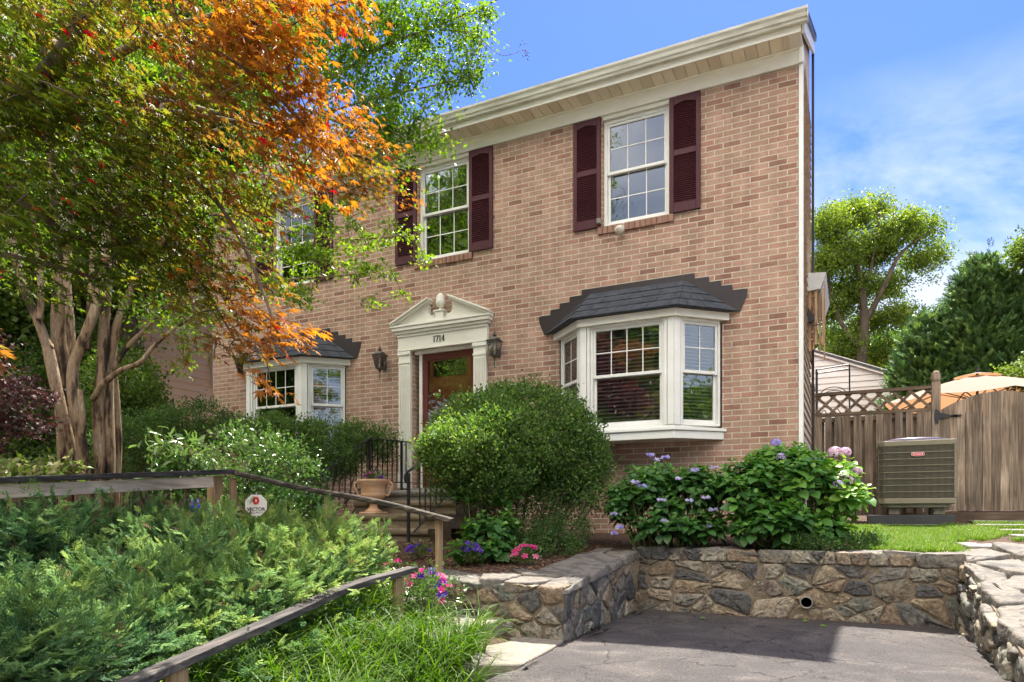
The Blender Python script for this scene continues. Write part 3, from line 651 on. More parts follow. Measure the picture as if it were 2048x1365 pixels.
M_sillb = basic('sill brick', [(.3, (.22,.12,.085)), (.6, (.33,.19,.14)), (.8, (.36,.22,.16))], (14,2,2), rough=.85, bump=.4)
for i, c in enumerate(WC):
    wn = window(H, (c-.425,.045,4.012), (1,0,0), (0,-1,0), .85, 1.36, 3, 2, True)
    mb = MB(); mb.box(c-.425, c+.425, .0, .15, 5.373, 5.43); mb.build('window_head', M_trim, wn)
    mb = MB(); n = 14; w_ = .98/n
    for i in range(n):
        x0 = c-.49+i*w_; mb.prism([(-.032,3.905),(.05,3.905),(.05,4.012),(-.040,3.992)], lambda a, b, t: (t, a, b), x0+.005, x0+w_-.005)
    mb.build('brick_sill', M_sillb, wn, bevel=.004)
    mb = MB(); mb.box(c-.485, c+.485, -.024, .05, 3.91, 4.0); mb.build('sill_mortar', M_mortar, wn)
# shutters
def shutter(x0, x1, y, z0, z1):
    mb = MB(); fw = .052; t = .032; zm = z0+(z1-z0)*.515
    mb.box(x0, x0+fw, y-t, y, z0, z1); mb.box(x1-fw, x1, y-t, y, z0, z1)
    mb.box(x0+fw, x1-fw, y-t, y, z0, z0+.115); mb.box(x0+fw, x1-fw, y-t, y, zm-.035, zm+.035)
    n = 12; w_ = x1-x0-2*fw; poly = [(x0+fw, z1), (x0+fw, z1-.105)]+[(x0+fw+w_*k/n, z1-.105+.032*math.sin(math.pi*k/n)**1.3) for k in range(1, n)]+[(x1-fw, z1-.105), (x1-fw, z1)]
    mb.prism(poly, lambda a, b, s: (a, s, b), y-t, y)
    mb.box(x0+fw, x1-fw, y-.008, y-.002, z0+.1, z1-.05)
    def louv(a, b):
        z = a
        while z < b-.012:
            mb.quad((x0+fw,y-.009,z), (x1-fw,y-.009,z), (x1-fw,y-.027,z+.004), (x0+fw,y-.027,z+.004)); mb.quad((x0+fw,y-.027,z+.004), (x1-fw,y-.027,z+.004), (x1-fw,y-.009,z+.024), (x0+fw,y-.009,z+.024)); z += .0262
    louv(z0+.117, zm-.036); louv(zm+.037, z1-.075)
    return mb
for c in WC:
    for s_ in (-1, 1):
        a = c-.425-.385-.01 if s_ < 0 else c+.425+.012
        shutter(a, a+.372, -.005, 4.0, 5.41).build('shutter', M_shut, H, bevel=.003)
# bays
def shingle_face(mb, bl, br_, tl, tr2, rows, rnd):
    bl, br_, tl, tr2 = map(Vector, (bl, br_, tl, tr2)); n = (br_-bl).cross(tl-bl)
    if n.length < 1e-6: n = (br_-bl).cross(tr2-bl)
    n.normalize()
    if n.z < 0: n = -n
    for r in range(rows):
        t0, t1 = r/rows, min((r+1)/rows+.02, 1)
        a, b = bl.lerp(tl, t0), br_.lerp(tr2, t0); c, d = bl.lerp(tl, t1), br_.lerp(tr2, t1)
        Lr = (b-a).length; cuts = [0]; u = rnd.uniform(.08, .3)
        while u < Lr-.06: cuts.append(u/Lr); u += rnd.uniform(.19, .27)
        cuts.append(1)
        for i in range(len(cuts)-1):
            p, q = cuts[i]+.003/max(Lr, .1), cuts[i+1]-.003/max(Lr, .1)
            h = .013+rnd.uniform(-.0015, .0025)
            A, B, Cc, D = a.lerp(b, p)+n*h, a.lerp(b, q)+n*h, c.lerp(d, q)+n*.004, c.lerp(d, p)+n*.004
            A2, B2 = a.lerp(b, p), a.lerp(b, q)
            mb.add([A, B, Cc, D, A2, B2], [(0,1,2,3), (4,5,1,0), (4,0,3), (5,2,1)], rnd.random()+.001)
M_rshingle = None
def bay(c, rnd):
    A, B, Cc, D = Vector((c-1.05,0,0)), Vector((c-.575,-.45,0)), Vector((c+.575,-.45,0)), Vector((c+1.05,0,0))
    def ring(off, y0=0.0):
        k = off
        return [(c-1.05-k*1.41, y0), (c-.575-k*.45, -.45-k), (c+.575+k*.45, -.45-k), (c+1.05+k*1.41, y0)]
    base = MB()
    base.prism(ring(.0, .15), lambda a, b, t: (a, b, t), 1.29, 1.365)
    base.prism(ring(.035, -.002), lambda a, b, t: (a, b, t), 1.30, 1.335)
    base.prism(ring(.012, -.003), lambda a, b, t: (a, b, t), 1.205, 1.298)
    bw = base.build('bay_window', M_white, H, bevel=.004)
    mb = MB(); mb.prism(ring(.0, .15), lambda a, b, t: (a, b, t), 2.62, 2.66); mb.build('head_board', M_white, bw)
    mb = MB(); mb.prism(ring(.055, -.001), lambda a, b, t: (a, b, t), 2.615, 2.705); mb.build('fascia_board', M_trim, bw, bevel=.003)
    bl = MB()
    # corner posts with reeding
    for P, s_ in ((B, -1), (Cc, 1)):
        ps = MB()
        f = lambda u0, u1, y0, y1: ps.box(P.x-s_*u0, P.x-s_*u1, P.y-y0, P.y+y1, 1.366, 2.618)
        f(-.0, .075, .012, .09); f(.082, .118, .006, .09)
        dv = Vector((.47*s_, .45, 0)).normalized(); nv = Vector((.45*s_, -.47, 0)).normalized()
        lb(ps, P, dv, nv, .0, .075, -.09, .0125, 1.366, 2.6185); lb(ps, P, dv, nv, .082, .10, -.09, .006, 1.366, 2.618); ps.build('corner_post', M_white, bw, bevel=.003)
    window(H, (c-.455,-.43,1.366), (1,0,0), (0,-1,0), .91, 1.254, 4, 2, False, .5, .03)
    for s_ in (-1, 1):
        P = B if s_ < 0 else Cc; Q = A if s_ < 0 else D
        Ld = .10; W = .65-.10-.015
        if s_ > 0: O = P+(Q-P).normalized()*Ld; U = (Q-P).normalized()
        else: O = P+(Q-P).normalized()*(Ld+W); U = -(Q-P).normalized()
        nv = Vector((.45*s_, -.47, 0)).normalized()
        O = O-nv*.02; window(H, (O.x, O.y, 1.366), U, nv, W, 1.254, 2, 2, False, .5, .03)
        bl = MB(); z = 1.42
        while z < 2.58: lb(bl, (O.x, O.y, 0), U, nv, .05, W-.05, -.14, -.125, z, z+.012); z += .042
        bl.build('blind', M_blind, bw)
    bl = MB(); z = 1.42
    while z < 2.58:
        bl.quad((c-.42,-.338,z-.011), (c+.42,-.338,z-.011), (c+.42,-.312,z+.011), (c-.42,-.312,z+.011)); z += .046
    for u in (-.25, .12, .3): bl.box(c+u-.0015, c+u+.0015, -.338, -.336, 1.40, 2.6)
    bl.box(c-.42, c+.42, -.34, -.29, 2.56, 2.60)
    bl.build('blind', M_blind, bw)
    # hipped shingle roof
    mb = MB(); e = [(c-1.22,-.02,2.705), (c-.655,-.585,2.705), (c+.655,-.585,2.705), (c+1.22,-.02,2.705)]; t1, t2 = (c-.60,-.02,3.16), (c+.60,-.02,3.16)
    mb.add([e[0], e[1], e[2], e[3], t1, t2], [(0,1,4), (1,2,5,4), (2,3,5), (0,3,2,1), (0,4,5,3)])
    shingle_face(mb, e[1], e[2], t1, t2, 4, rnd); shingle_face(mb, e[0], e[1], t1, t1, 4, rnd); shingle_face(mb, e[2], e[3], t2, t2, 4, rnd)
    mb.build('bay_roof', M_slate, bw)
    mb = MB(); st = []
    xs = [.72, .89, 1.03, 1.16, 1.29]; zs = [3.235, 3.167, 3.100, 3.032, 2.965]
    for i in range(5):
        st += [(xs[i], zs[i])]; st += [(xs[i]+.006, zs[i]-.066)] if i < 4 else []
    right = st+[(1.335, 2.955), (1.325, 2.88), (1.25, 2.705), (1.1, 2.71)]
    poly = [(c+a, b) for a, b in right]+[(c-a, b) for a, b in right[::-1]]
    mb.prism(poly, lambda a, b, t: (a, t, b), -.014, -.002)
    for k in (-.72, .68): mb.box(c+k, c+k+.012, -.018, -.0145, 3.14, 3.235)
    mb.build('stepped_flashing', M_flash, bw)
    return bw
bay(-1.9, random.Random(2)); bay(-7.54, random.Random(6))
mb = MB(); mb.box(-2.13, -1.85, -.03, .0, .98, 1.20); mb.build('patched_brick', M_brick, H)

# door -----------------------------------------------------------------
cx_ = -4.74
mb = MB(); mb.box(-5.185, -5.135, .05, .14, .70, 2.70); mb.box(-4.245, -4.215, .02, .14, .70, 2.70); mb.box(-5.25, -4.21, .03, .14, 2.665, 2.72); dj = mb.build('door_frame', M_trim, H, bevel=.003)
mb = MB(); x0, x1, z0, z1 = -5.135, -4.245, .705, 2.665
mb.box(x0, x0+.085, .07, .10, z0, z1); mb.box(x1-.085, x1, .07, .10, z0, z1); mb.box(x0+.085, x1-.085, .071, .099, z1-.095, z1); mb.box(x0+.085, x1-.085, .071, .099, z0, z0+.22)
sdr = mb.build('storm_door', M_door, H, bevel=.003)
mb = MB(); mb.box(x0+.085, x1-.085, .083, .087, z0+.22, z1-.095); mb.build('door_glass', M_glassd, sdr)
mb = MB(); mb.box(x1-.07, x1-.045, .035, .07, 1.62, 1.76); mb.box(x1-.065, x1-.05, .02, .036, 1.64, 1.70); mb.build('handle', M_iron, sdr, bevel=.003)
mb = MB(); mb.box(x0+.01, x1-.01, .112, .195, z0, z1)
for a, b in ((.12,.40), (.50,.78)):
    for c_, d_ in ((.12,.62), (.74,1.30)):
        mb.box(x0+a, x0+b, .106, .113, z0+c_, z0+d_)
mb.box(x0+.10, x1-.10, .105, .113, 1.88+.55-.12, 2.60); dr = mb.build('front_door', M_door2, H, bevel=.004)
mb = MB(); mb.box(x0+.17, x1-.17, .101, .1045, 2.33, 2.55); mb.build('leaded_pane', glassmat('leaded glass', .45, (.35,.4,.38)), dr)
mb = MB()
for a in (.17, .25, .60, .68): mb.box(x0+a-.004, x0+a+.004, .096, .1005, 2.33, 2.55)
for z in (2.33, 2.40, 2.48, 2.55): mb.box(x0+.17, x1-.17, .0965, .1003, z-.004, z+.004)
mb.tube([tuple(v) for v in spline([(cx_-.1,.0975,2.44),(cx_-.02,.0975,2.52),(cx_+.06,.0975,2.44),(cx_-.02,.0975,2.36),(cx_-.1,.0975,2.44)])], .004, 5)
mb.build('leading', M_lamp, dr)
# surround
dsm = MB(); dsm.box(-5.485, -3.995, -.060, -.0007, 2.711, 2.955); dsm.box(-5.49, -3.99, -.075, -.061, 2.711, 2.735); dsm.box(-5.49, -3.99, -.078, -.061, 2.915, 2.954); dsm = dsm.build('door_surround', M_trim, H, bevel=.004, seg=2)
for xa in (-5.475, -4.215):
    ds = MB(); w_ = .205; ds.box(xa, xa+w_, -.055, -.0005, .70, 2.71)
    ds.box(xa-.012, xa+w_+.012, -.068, -.056, .70, .90); ds.box(xa-.008, xa+w_+.008, -.064, -.0555, .90, .935)
    ds.box(xa-.006, xa+w_+.006, -.066, -.0555, 2.53, 2.56); ds.box(xa-.010, xa+w_+.010, -.075, -.0555, 2.655, 2.705)
    for k in range(6): ds.box(xa+.018+k*.0285+.004, xa+.018+k*.0285+.021, -.069, -.0556, .96, 2.50)
    ds.build('pilaster', M_trim, dsm, bevel=.004, seg=2)
mb = MB()
mb.box(-5.52, -3.96, -.105, -.0008, 2.956, 2.995); mb.box(-5.545, -3.935, -.135, -.0009, 2.996, 3.045); mb.box(-5.56, -3.92, -.15, -.001, 3.046, 3.075)
mb.build('cornice', M_trim, dsm, bevel=.006, seg=2)
mb = MB()
for s_ in (-1, 1):
    q = [(.0,3.076),(.80,3.076),(.22,3.345),(.190,3.32),(.205,3.265),(.20,3.215),(.17,3.175),(.13,3.165),(.105,3.185),(.10,3.135),(.0,3.135)]
    mb.prism([(cx_+s_*a, b) for a, b in q], lambda a, b, t: (a, t, b), -.085, -.001)
    mb.bar((cx_+s_*.815,-.075,3.083), (cx_+s_*.175,-.075,3.375), .15, .035, up=(0,0,1)); mb.bar((cx_+s_*.82,-.085,3.105), (cx_+s_*.165,-.085,3.403), .175, .026, up=(0,0,1))
mb.box(cx_-.085, cx_+.085, -.13, -.002, 3.076, 3.10); mb.box(cx_-.07, cx_+.07, -.12, -.002, 3.10, 3.205); mb.box(cx_-.088, cx_+.088, -.135, -.002, 3.205, 3.225)
mb.build('broken_pediment', M_trim, dsm, bevel=.003)
mb = MB(); mb.lathe([(.035,3.226),(.04,3.235),(.022,3.25),(.02,3.265),(.045,3.275),(.058,3.30),(.066,3.34),(.066,3.365),(.060,3.37),(.063,3.40),(.052,3.435),(.030,3.462),(.006,3.475)], (cx_,-.07,0), 20); mb.build('acorn_finial', M_trim, dsm, smooth=True)
def text(s, size, loc, rot, mt, parent, name, depth=.004, sx=1.0, align='CENTER', shear=0, bold=.0):
    cu = bpy.data.curves.new(name, 'FONT'); cu.body = s; cu.size = size; cu.extrude = depth; cu.align_x = align; cu.shear = shear; cu.offset = bold
    t = bpy.data.objects.new('t', cu); COL.objects.link(t); bpy.context.view_layer.update()
    me = bpy.data.meshes.new_from_object(t.evaluated_get(bpy.context.evaluated_depsgraph_get())); bpy.data.objects.remove(t); bpy.data.curves.remove(cu)
    M = Matrix.Translation(Vector(loc)-root_of(parent)) @ rot.to_4x4() @ Matrix.Diagonal((sx,1,1,1)); me.transform(M)
    me.materials.clear(); return link(name, me, mt, parent)
RX = Matrix.Rotation(math.radians(90), 3, 'X')
# serif digits drawn as strokes
def digits(s, x, z, h, mb, y):
    u = h/10.0; wd = {'1': 3.4, '7': 5.6, '4': 6.0}
    for ch in s:
        if ch == '1': b = [((1.6,0),(1.6,10),1.5), ((.2,.3),(3.0,.3),.6), ((.2,8.6),(1.6,9.8),.7)]
        if ch == '7': b = [((0,9.4),(5.0,9.4),1.2), ((.3,7.6),(.3,10),.6), ((4.8,9.3),(2.0,0),1.4)]
        if ch == '4': b = [((3.9,0),(3.9,10),1.4), ((0,2.9),(5.6,2.9),.8), ((.2,3.0),(3.8,9.6),.7), ((2.6,.3),(5.2,.3),.6)]
        for (a, b1), (c, d), w_ in b: mb.bar((x+a*u,y,z+b1*u), (x+c*u,y,z+d*u), w_*u, .008, up=(0,1,0))
        x += (wd[ch]+1.1)*u
mb = MB(); digits('1714', -4.865, 2.79, .088, mb, -.066); mb.build('house_number', M_iron, dsm)
mb = MB(); mb.box(-5.3, -4.1, -.10, .15, .63, .70); mb.build('threshold', M_flag, H, bevel=.01)

# things on the walls ---------------------------------------------------
def lantern(x, z):
    r = empty('wall_lantern', (x,-.0,z), 'aged metal carriage lantern with clear glass left of the front door', 'wall lantern', 'lanterns beside the front door')
    mb = MB(); y = -.13
    mb.lathe([(.0,-.028),(.04,-.028),(.045,.0)], (x,0,0), 4)
    mb = MB(); mb.bar((x,-.001,z-.10), (x,-.001,z+.02), .055, .02, up=(0,1,0)); mb.bar((x,-.01,z-.04), (x,-.10,z-.055), .025, .03); mb.tube([(x,-.05,z-.05),(x,-.10,z-.10),(x,y,z-.11)], .012, 8)
    mb.lathe([(.004,-.26),(.014,-.255),(.006,-.24),(.010,-.20),(.007,-.17),(.016,-.13),(.030,-.115),(.036,-.10)], (x,y,z), 12)
    mb.build('bracket', M_lamp, r, smooth=False)
    mb = MB(); hb, ht = .042, .078; zb, zt = z-.10, z+.10
    for sx, sy in ((1,1),(1,-1),(-1,1),(-1,-1)): mb.bar((x+sx*hb,y+sy*hb,zb), (x+sx*ht,y+sy*ht,zt), .008, .008)
    for zz, h_ in ((zb, hb), (zt, ht)):
        for a, b in (((1,1),(1,-1)), ((1,-1),(-1,-1)), ((-1,-1),(-1,1)), ((-1,1),(1,1))): mb.bar((x+a[0]*h_,y+a[1]*h_,zz), (x+b[0]*h_,y+b[1]*h_,zz), .010, .010)
    mb.build('cage', M_lamp, r)
    mb = MB(); mb.add([(x+sx*h_,y+sy*h_,zz) for zz, h_ in ((zb+.004, hb-.002), (zt-.004, ht-.002)) for sx, sy in ((1,1),(1,-1),(-1,-1),(-1,1))], [(0,1,5,4),(1,2,6,5),(2,3,7,6),(3,0,4,7)]); mb.build('lantern_glass', M_lglass, r)
    mb = MB(); rt = math.sqrt(2)
    mb.lathe([(.09*rt,.10),(.092*rt,.108),(.060*rt,.125),(.050*rt,.150),(.022*rt,.165),(.010,.17)], (0,0,0), 4); mb.v = [(x+(a-b)/rt, y+(a+b)/rt, z+c) for a, b, c in mb.v]
    mb.lathe([(.010,.165),(.030,.180),(.030,.190),(.014,.20),(.018,.215),(.010,.23),(.002,.245)], (x,y,z), 12); mb.build('cap', M_lamp, r)
    mb = MB(); mb.lathe([(.014,-.10),(.014,-.01),(.010,-.008)], (x,y,z), 12); mb.lathe([(.006,-.008),(.016,.01),(.012,.045),(.002,.065)], (x,y,z), 10); mb.build('bulb', M_bulb, r, smooth=True)
    return r
la = lantern(-5.76, 2.575)
lb_ = copy_tree(la); lb_.location.x = -3.84; lb_['label'] = 'aged metal carriage lantern between the front door and the right bay window'
fl = empty('flood_light', (-2.08,-.02,3.93), 'white floodlight fixture on the brick below the right upstairs window', 'wall light')
mb = MB(); mb.lathe([(0,0),(.055,.0),(.055,.02),(.045,.03),(0,.03)], (0,0,0), 20); mb.v = [(-2.075+a, -.002-c, 3.95+b) for a, b, c in mb.v]; mb.build('mounting_plate', M_white, fl, smooth=False)
mb = MB(); mb.lathe([(0,-.01),(.03,0),(.03,.05),(.055,.085),(.058,.125),(.03,.14),(0,.142)], (0,0,0), 20)
R_ = Matrix.Rotation(math.radians(128), 3, 'X') @ Matrix.Rotation(0, 3, 'Z'); mb.v = [tuple(R_ @ Vector(v)+Vector((-2.085,-.035,3.945))) for v in mb.v]; mb.build('lamp_head', basic('flood lamp', [(.3, (.52,.47,.38)), (.7, (.62,.58,.49))], rough=.4, bump=0), fl, smooth=True)
mb = MB(); mb.box(-2.40, -2.345, -.075, -.04, 4.03, 4.10); mb.box(-2.395, -2.35, -.08, -.075, 4.035, 4.07); tag(mb.build('sensor_box', M_flag, bevel=.004), 'small grey sensor box on the lower corner of a maroon shutter', 'sensor')
mb = MB(); mb.lathe([(.10,0),(.07,.12),(.045,.16),(.043,.16),(.068,.12),(.098,0)], (-1.42,.75,4.62), 20)
m_sh, ns_, l_ = mat('orange lampshade'); oo = N(ns_, 'ShaderNodeOutputMaterial'); em = N(ns_, 'ShaderNodeEmission'); em.inputs[0].default_value = (1,.28,.03,1); em.inputs[1].default_value = .9; l_(em.outputs[0], oo.inputs[0])
pl = empty('pendant_lamp', (-1.62,.75,4.62), 'glowing orange lampshade seen inside the right upstairs window', 'lamp')
mb.build('lamp_shade', m_sh, pl); mb = MB(); mb.tube([(-1.42,.75,4.78),(-1.42,.75,5.4)], .004, 6); mb.build('cord', M_iron, pl)

# front stairs -------------------------------------------------------------
fs_ = empty('front_stairs', (-4.45,-1.2,-.05), 'brown stone front stairs rising to the red door', 'steps')
def nosed(mb, x0, x1, yf, yb, zt, h):
    p = [(yf+.045,zt-h),(yf+.04,zt-.085),(yf+.012,zt-.07),(yf,zt-.055),(yf-.006,zt-.03),(yf,zt-.008),(yf+.012,zt),(yb,zt),(yb,zt-h)]
    mb.prism(p, lambda a, b, t: (t, a, b), x0, x1)
for k, (x0, x1, yf, zt) in enumerate([(-5.35,-3.72,-1.12,.63), (-5.22,-3.72,-1.40,.49), (-5.09,-3.72,-1.70,.325), (-5.06,-3.70,-2.0,.155), (-5.02,-3.70,-2.3,-.015)]):
    mb = MB(); nosed(mb, x0, x1, yf, yf+.5 if k else -.0, zt, .175); mb.build('landing' if k == 0 else 'step', M_flag if k == 0 else M_curb, fs_)
mb = MB(); mb.box(-5.33, -3.76, -1.05, -.001, -.3, .455); mb.build('cheek_wall', M_brick, fs_)
def railing(name, x, pts, posts, label):
    r = empty(name, (x, pts[0][0], 0), label, 'railing', 'black iron railings of the front stairs')
    mb = MB(); P = [(x,y,z) for y, z in pts]
    for a, b in zip(P[:-1], P[1:]): mb.bar(a, b, .042, .018)
    a = P[0]; mb.tube([tuple(v) for v in spline([(x,a[1],a[2]),(x,a[1]-.045,a[2]-.03),(x,a[1]-.05,a[2]-.08),(x,a[1]-.02,a[2]-.12)])], .013, 8)
    mb.build('handrail', M_iron, r, bevel=.003)
    for y, zb, zt in posts: mb = MB(); mb.box(x-.014, x+.014, y-.014, y+.014, zb, zt); mb.build('post', M_iron, r)
    zt_ = lambda y: np.interp(y, [p[0] for p in pts], [p[1] for p in pts])
    zb_ = lambda y: np.interp(y, [-2.1, -1.05, -.05], [.12, .76, .78])
    mb = MB(); mb.bar((x,-2.1,.12), (x,-1.05,.76), .02, .012); mb.bar((x,-1.05,.76), (x,-.05,.78), .02, .012); mb.build('lower_rail', M_iron, r)
    y = -1.98
    while y < -.1: mb = MB(); mb.box(x-.0065, x+.0065, y-.0065, y+.0065, float(zb_(y)), float(zt_(y))); mb.build('baluster', M_iron, r); y += .112
railing('iron_railing', -5.25, [(-2.12,.735), (-1.03,1.335), (-.05,1.37)], [(-2.1,-.05,.72), (-1.03,.45,1.33), (-.30,.6,1.37)], 'black iron stair railing on the left, behind the clay urn')
railing('iron_railing', -3.82, [(-2.22,.78), (-1.05,1.36), (-.05,1.38)], [(-2.2,-.06,.77), (-1.05,.45,1.35), (-.30,.6,1.38)], 'black iron stair railing on the right, running into the large round bush')
# urn
ur = empty('urn', (-4.79,-1.55,.325), 'two handled terracotta urn on the stair step', 'planter')
mb = MB(); mb.box(-4.79-.125, -4.79+.125, -1.55-.125, -1.55+.125, .326, .350); mb.build('plinth', M_terra, ur, bevel=.005)
mb = MB(); mb.lathe([(.105,.35),(.108,.362),(.085,.375),(.055,.40),(.046,.43),(.05,.455),(.075,.475),(.125,.50),(.150,.535),(.155,.575),(.150,.585),(.152,.59),(.152,.62),(.165,.67),(.198,.715),(.205,.735),(.200,.748),(.185,.745),(.15,.70),(.14,.69),(0,.70)], (-4.79,-1.55,0), 32); mb.build('bowl', M_terra, ur, smooth=True)
for s_ in (-1, 1):
    ang = math.radians(20); ux, uy = math.cos(ang)*s_, math.sin(ang)*s_
    mb = MB(); pts = [(.165,.56),(.185,.55),(.21,.60),(.235,.66),(.235,.70),(.205,.715),(.185,.695),(.19,.67)]
    mb.tube([(-4.79+ux*a, -1.55+uy*a, b) for a, b in [tuple(v) for v in spline(pts)]], .0135, 8); mb.build('handle', M_terra, ur, smooth=True)

# side fence and gate ------------------------------------------------------------
def fpost(mb, x, y, z0, z1, val):
    mb.box(x-.055, x+.055, y-.055, y+.055, z0, z1, val)
    mb.box(x-.045, x+.045, y-.045, y+.045, z1, z1+.02, val)
    pts = [(.052, .02), (.060, .05), (.056, .10), (.040, .15), (.018, .17)]; vs = []; fs = []
    for r, h_ in pts: vs += [(x-r*.6,y-r,z1+h_),(x+r*.6,y-r,z1+h_),(x+r,y-r*.6,z1+h_),(x+r,y+r*.6,z1+h_),(x+r*.6,y+r,z1+h_),(x-r*.6,y+r,z1+h_),(x-r,y+r*.6,z1+h_),(x-r,y-r*.6,z1+h_)]
    for i in range(len(pts)-1): fs += [(i*8+k, i*8+(k+1) % 8, (i+1)*8+(k+1) % 8, (i+1)*8+k) for k in range(8)]
    fs.append(tuple((len(pts)-1)*8+k for k in range(8))); mb.add(vs, fs, val)
fe = empty('wooden_fence', (.8,3,.25), 'weathered wooden fence panel with a lattice top beside the house', 'fence')
for x, z in ((-.03, 2.16), (1.60, 2.19)):
    mb = MB(); fpost(mb, x, 3.0, .1, z, .3+.2*z % 1); mb.build('post', M_wz, fe, bevel=.003)
for a_ in ((2.965, 3.03, 2.11, 2.155, .3), (2.955, 3.035, 1.79, 1.835, .6), (2.981, 3.03, 1.71, 1.77, .5), (3.0, 3.04, .5, .58, .5)): mb = MB(); mb.box(.03, 1.545, *a_); mb.build('rail', M_wx, fe)
mb = MB(); rnd = random.Random(5)
for i in range(-2, 9):
    for s_ in (-1, 1):
        x0 = .03+i*.205; z0, z1 = 1.832, 2.112; x1 = x0+.28*s_*1.0
        a, b = (x0, z0), (x0+.28, z1)
        if s_ < 0: a, b = (x0, z1), (x0+.28, z0)
        # clip to the panel
        def cl(p, q):
            for lo in (.03, 1.545):
                pass
            t0 = max(0, (.03-p[0])/(q[0]-p[0])); t1 = min(1, (1.545-p[0])/(q[0]-p[0]))
            return None if t0 >= t1 else ((p[0]+(q[0]-p[0])*t0, p[1]+(q[1]-p[1])*t0), (p[0]+(q[0]-p[0])*t1, p[1]+(q[1]-p[1])*t1))
        r_ = cl(a, b)
        if r_: mb.bar((r_[0][0], 2.99+.006*s_, r_[0][1]), (r_[1][0], 2.99+.006*s_, r_[1][1]), .040, .008, up=(0,1,0), val=rnd.random())
mb.build('lattice', M_wx, fe)
mb = MB(); x = .03; k = 0
while x < 1.52:
    w_ = rnd.uniform(.085, .105); x1 = min(x+w_, 1.542); mb.box(x, x1, 2.958+rnd.uniform(-.004, .004), 2.978, .30, 1.788, rnd.random()); x = x1+(.045 if k % 4 != 2 else .006); k += 1
x = .06
while x < 1.5: mb.box(x, x+.095, 3.042, 3.06, .30, 1.75, rnd.random()*.4); x += .14
mb.build('board_panel', M_wz, fe)
gt = empty('wooden_gate', (2.5,3,.3), 'weathered wooden gate with an arched top and black strap hinge', 'gate')
mb = MB(); x = 1.662; arch = lambda x: 1.795+.215*math.sin(min(max((x-1.66)/1.35, 0), 1)*math.pi)**.85
while x < 3.0:
    w_ = rnd.uniform(.088, .098); x1 = x+w_
    mb.add([(x,2.955,.37),(x1,2.955,.37),(x1,2.975,.37),(x,2.975,.37),(x,2.955,arch(x)),(x1,2.955,arch(x1)),(x1,2.975,arch(x1)),(x,2.975,arch(x))], [(0,3,2,1),(4,5,6,7),(0,1,5,4),(1,2,6,5),(2,3,7,6),(3,0,4,7)], rnd.random()+.001); x = x1+rnd.uniform(.003, .007)
mb.build('board_panel', M_wz, gt)
for z in (.55, 1.45): mb = MB(); mb.box(1.67, 3.0, 2.98, 3.01, z, z+.09, .4); mb.build('brace', M_wx, gt)
mb = MB(); mb.prism([(1.585,1.60),(1.60,1.61),(1.605,1.60),(1.63,1.605),(1.63,1.66),(1.76,1.69),(1.86,1.70),(1.885,1.715),(1.905,1.705),(1.905,1.69),(1.885,1.682),(1.86,1.69),(1.77,1.715),(1.645,1.75),(1.63,1.79),(1.605,1.80),(1.60,1.815),(1.585,1.80),(1.575,1.70)], lambda a, b, t: (a, t, b), 2.935, 2.945)
mb.build('strap_hinge', M_iron, gt)
mb = MB(); mb.box(1.2, 3.4, 2.95, 3.04, .20, .345, .2); tag(mb.build('timber_sill', M_wx), 'dark timber lying along the ground under the gate', 'timber')
mb = MB(); fpost(mb, 3.06, 3.0, .1, 2.19, .5); tag(mb.build('gate_post', M_wz), 'weathered wooden post at the far side of the gate', 'post')
# air conditioner
ac = empty('air_conditioner', (1.28,2.15,.44), 'tan outdoor air conditioning unit with a red badge in front of the fence', 'air conditioner')
M_ac = basic('ac tan steel', [(.3, (.19,.172,.118)), (.7, (.225,.205,.145))], (2,2,2), rough=.45, bump=.04, spec=.4)
M_acd = basic('ac coil', [(.3, (.028,.026,.020)), (.7, (.05,.046,.037))], (2,2,40), rough=.7, bump=.2)
X0, X1, Y0, Y1, Z0, Z1 = .84, 1.708, 1.70, 2.57, .455, 1.265
def rr_poly(i, c): return [(X0+i+c,Y0+i),(X1-i-.02,Y0+i),(X1-i,Y0+i+.02),(X1-i,Y1-i-.02),(X1-i-.02,Y1-i),(X0+i+c,Y1-i),(X0+i,Y1-i-c),(X0+i,Y0+i+c)]
mb = MB(); mb.prism(rr_poly(.02, .07), lambda a, b, t: (a, b, t), Z0+.06, Z1-.06); mb.build('coil', M_acd, ac)
mb = MB(); mb.prism(rr_poly(0, .07), lambda a, b, t: (a, b, t), Z0, Z0+.07); mb.prism(rr_poly(-.004, .07), lambda a, b, t: (a, b, t), Z1-.068, Z1-.0); mb.prism(rr_poly(.05, .07), lambda a, b, t: (a, b, t), Z0-.05, Z0-.001)
mb.prism([(X1-.03,Y0+.001),(X1-.001,Y0+.001),(X1-.001,Y0+.03),(X1-.03,Y0+.03)], lambda a, b, t: (a, b, t), Z0+.07, Z1-.068); mb.build('cabinet', M_ac, ac, bevel=.008, seg=2)
mb = MB(); x = X0+.075
while x < X1-.03: mb.box(x-.0016, x+.0016, Y0+.001, Y0+.008, Z0+.07, Z1-.068); x += .0125
y = Y0+.08
while y < Y1-.08: mb.box(X0+.001, X0+.008, y-.0016, y+.0016, Z0+.07, Z1-.068); y += .0125
for k in range(6): mb.bar((X0+.070-k*.012,Y0+.001+k*.012,Z0+.07), (X0+.070-k*.012,Y0+.001+k*.012,Z1-.068), .003, .003)
for k in range(1, 8):
    z = Z0+.07+(Z1-Z0-.138)*k/8.0; mb.box(X0+.07, X1-.002, Y0-.006, Y0+.0005, z-.004, z+.004); mb.bar((X0+.07,Y0-.002,z), (X0-.002,Y0+.07,z), .006, .008); mb.box(X0-.004, X0+.002, Y0+.07, Y1-.07, z-.004, z+.004)
mb.build('grille', M_ac, ac)
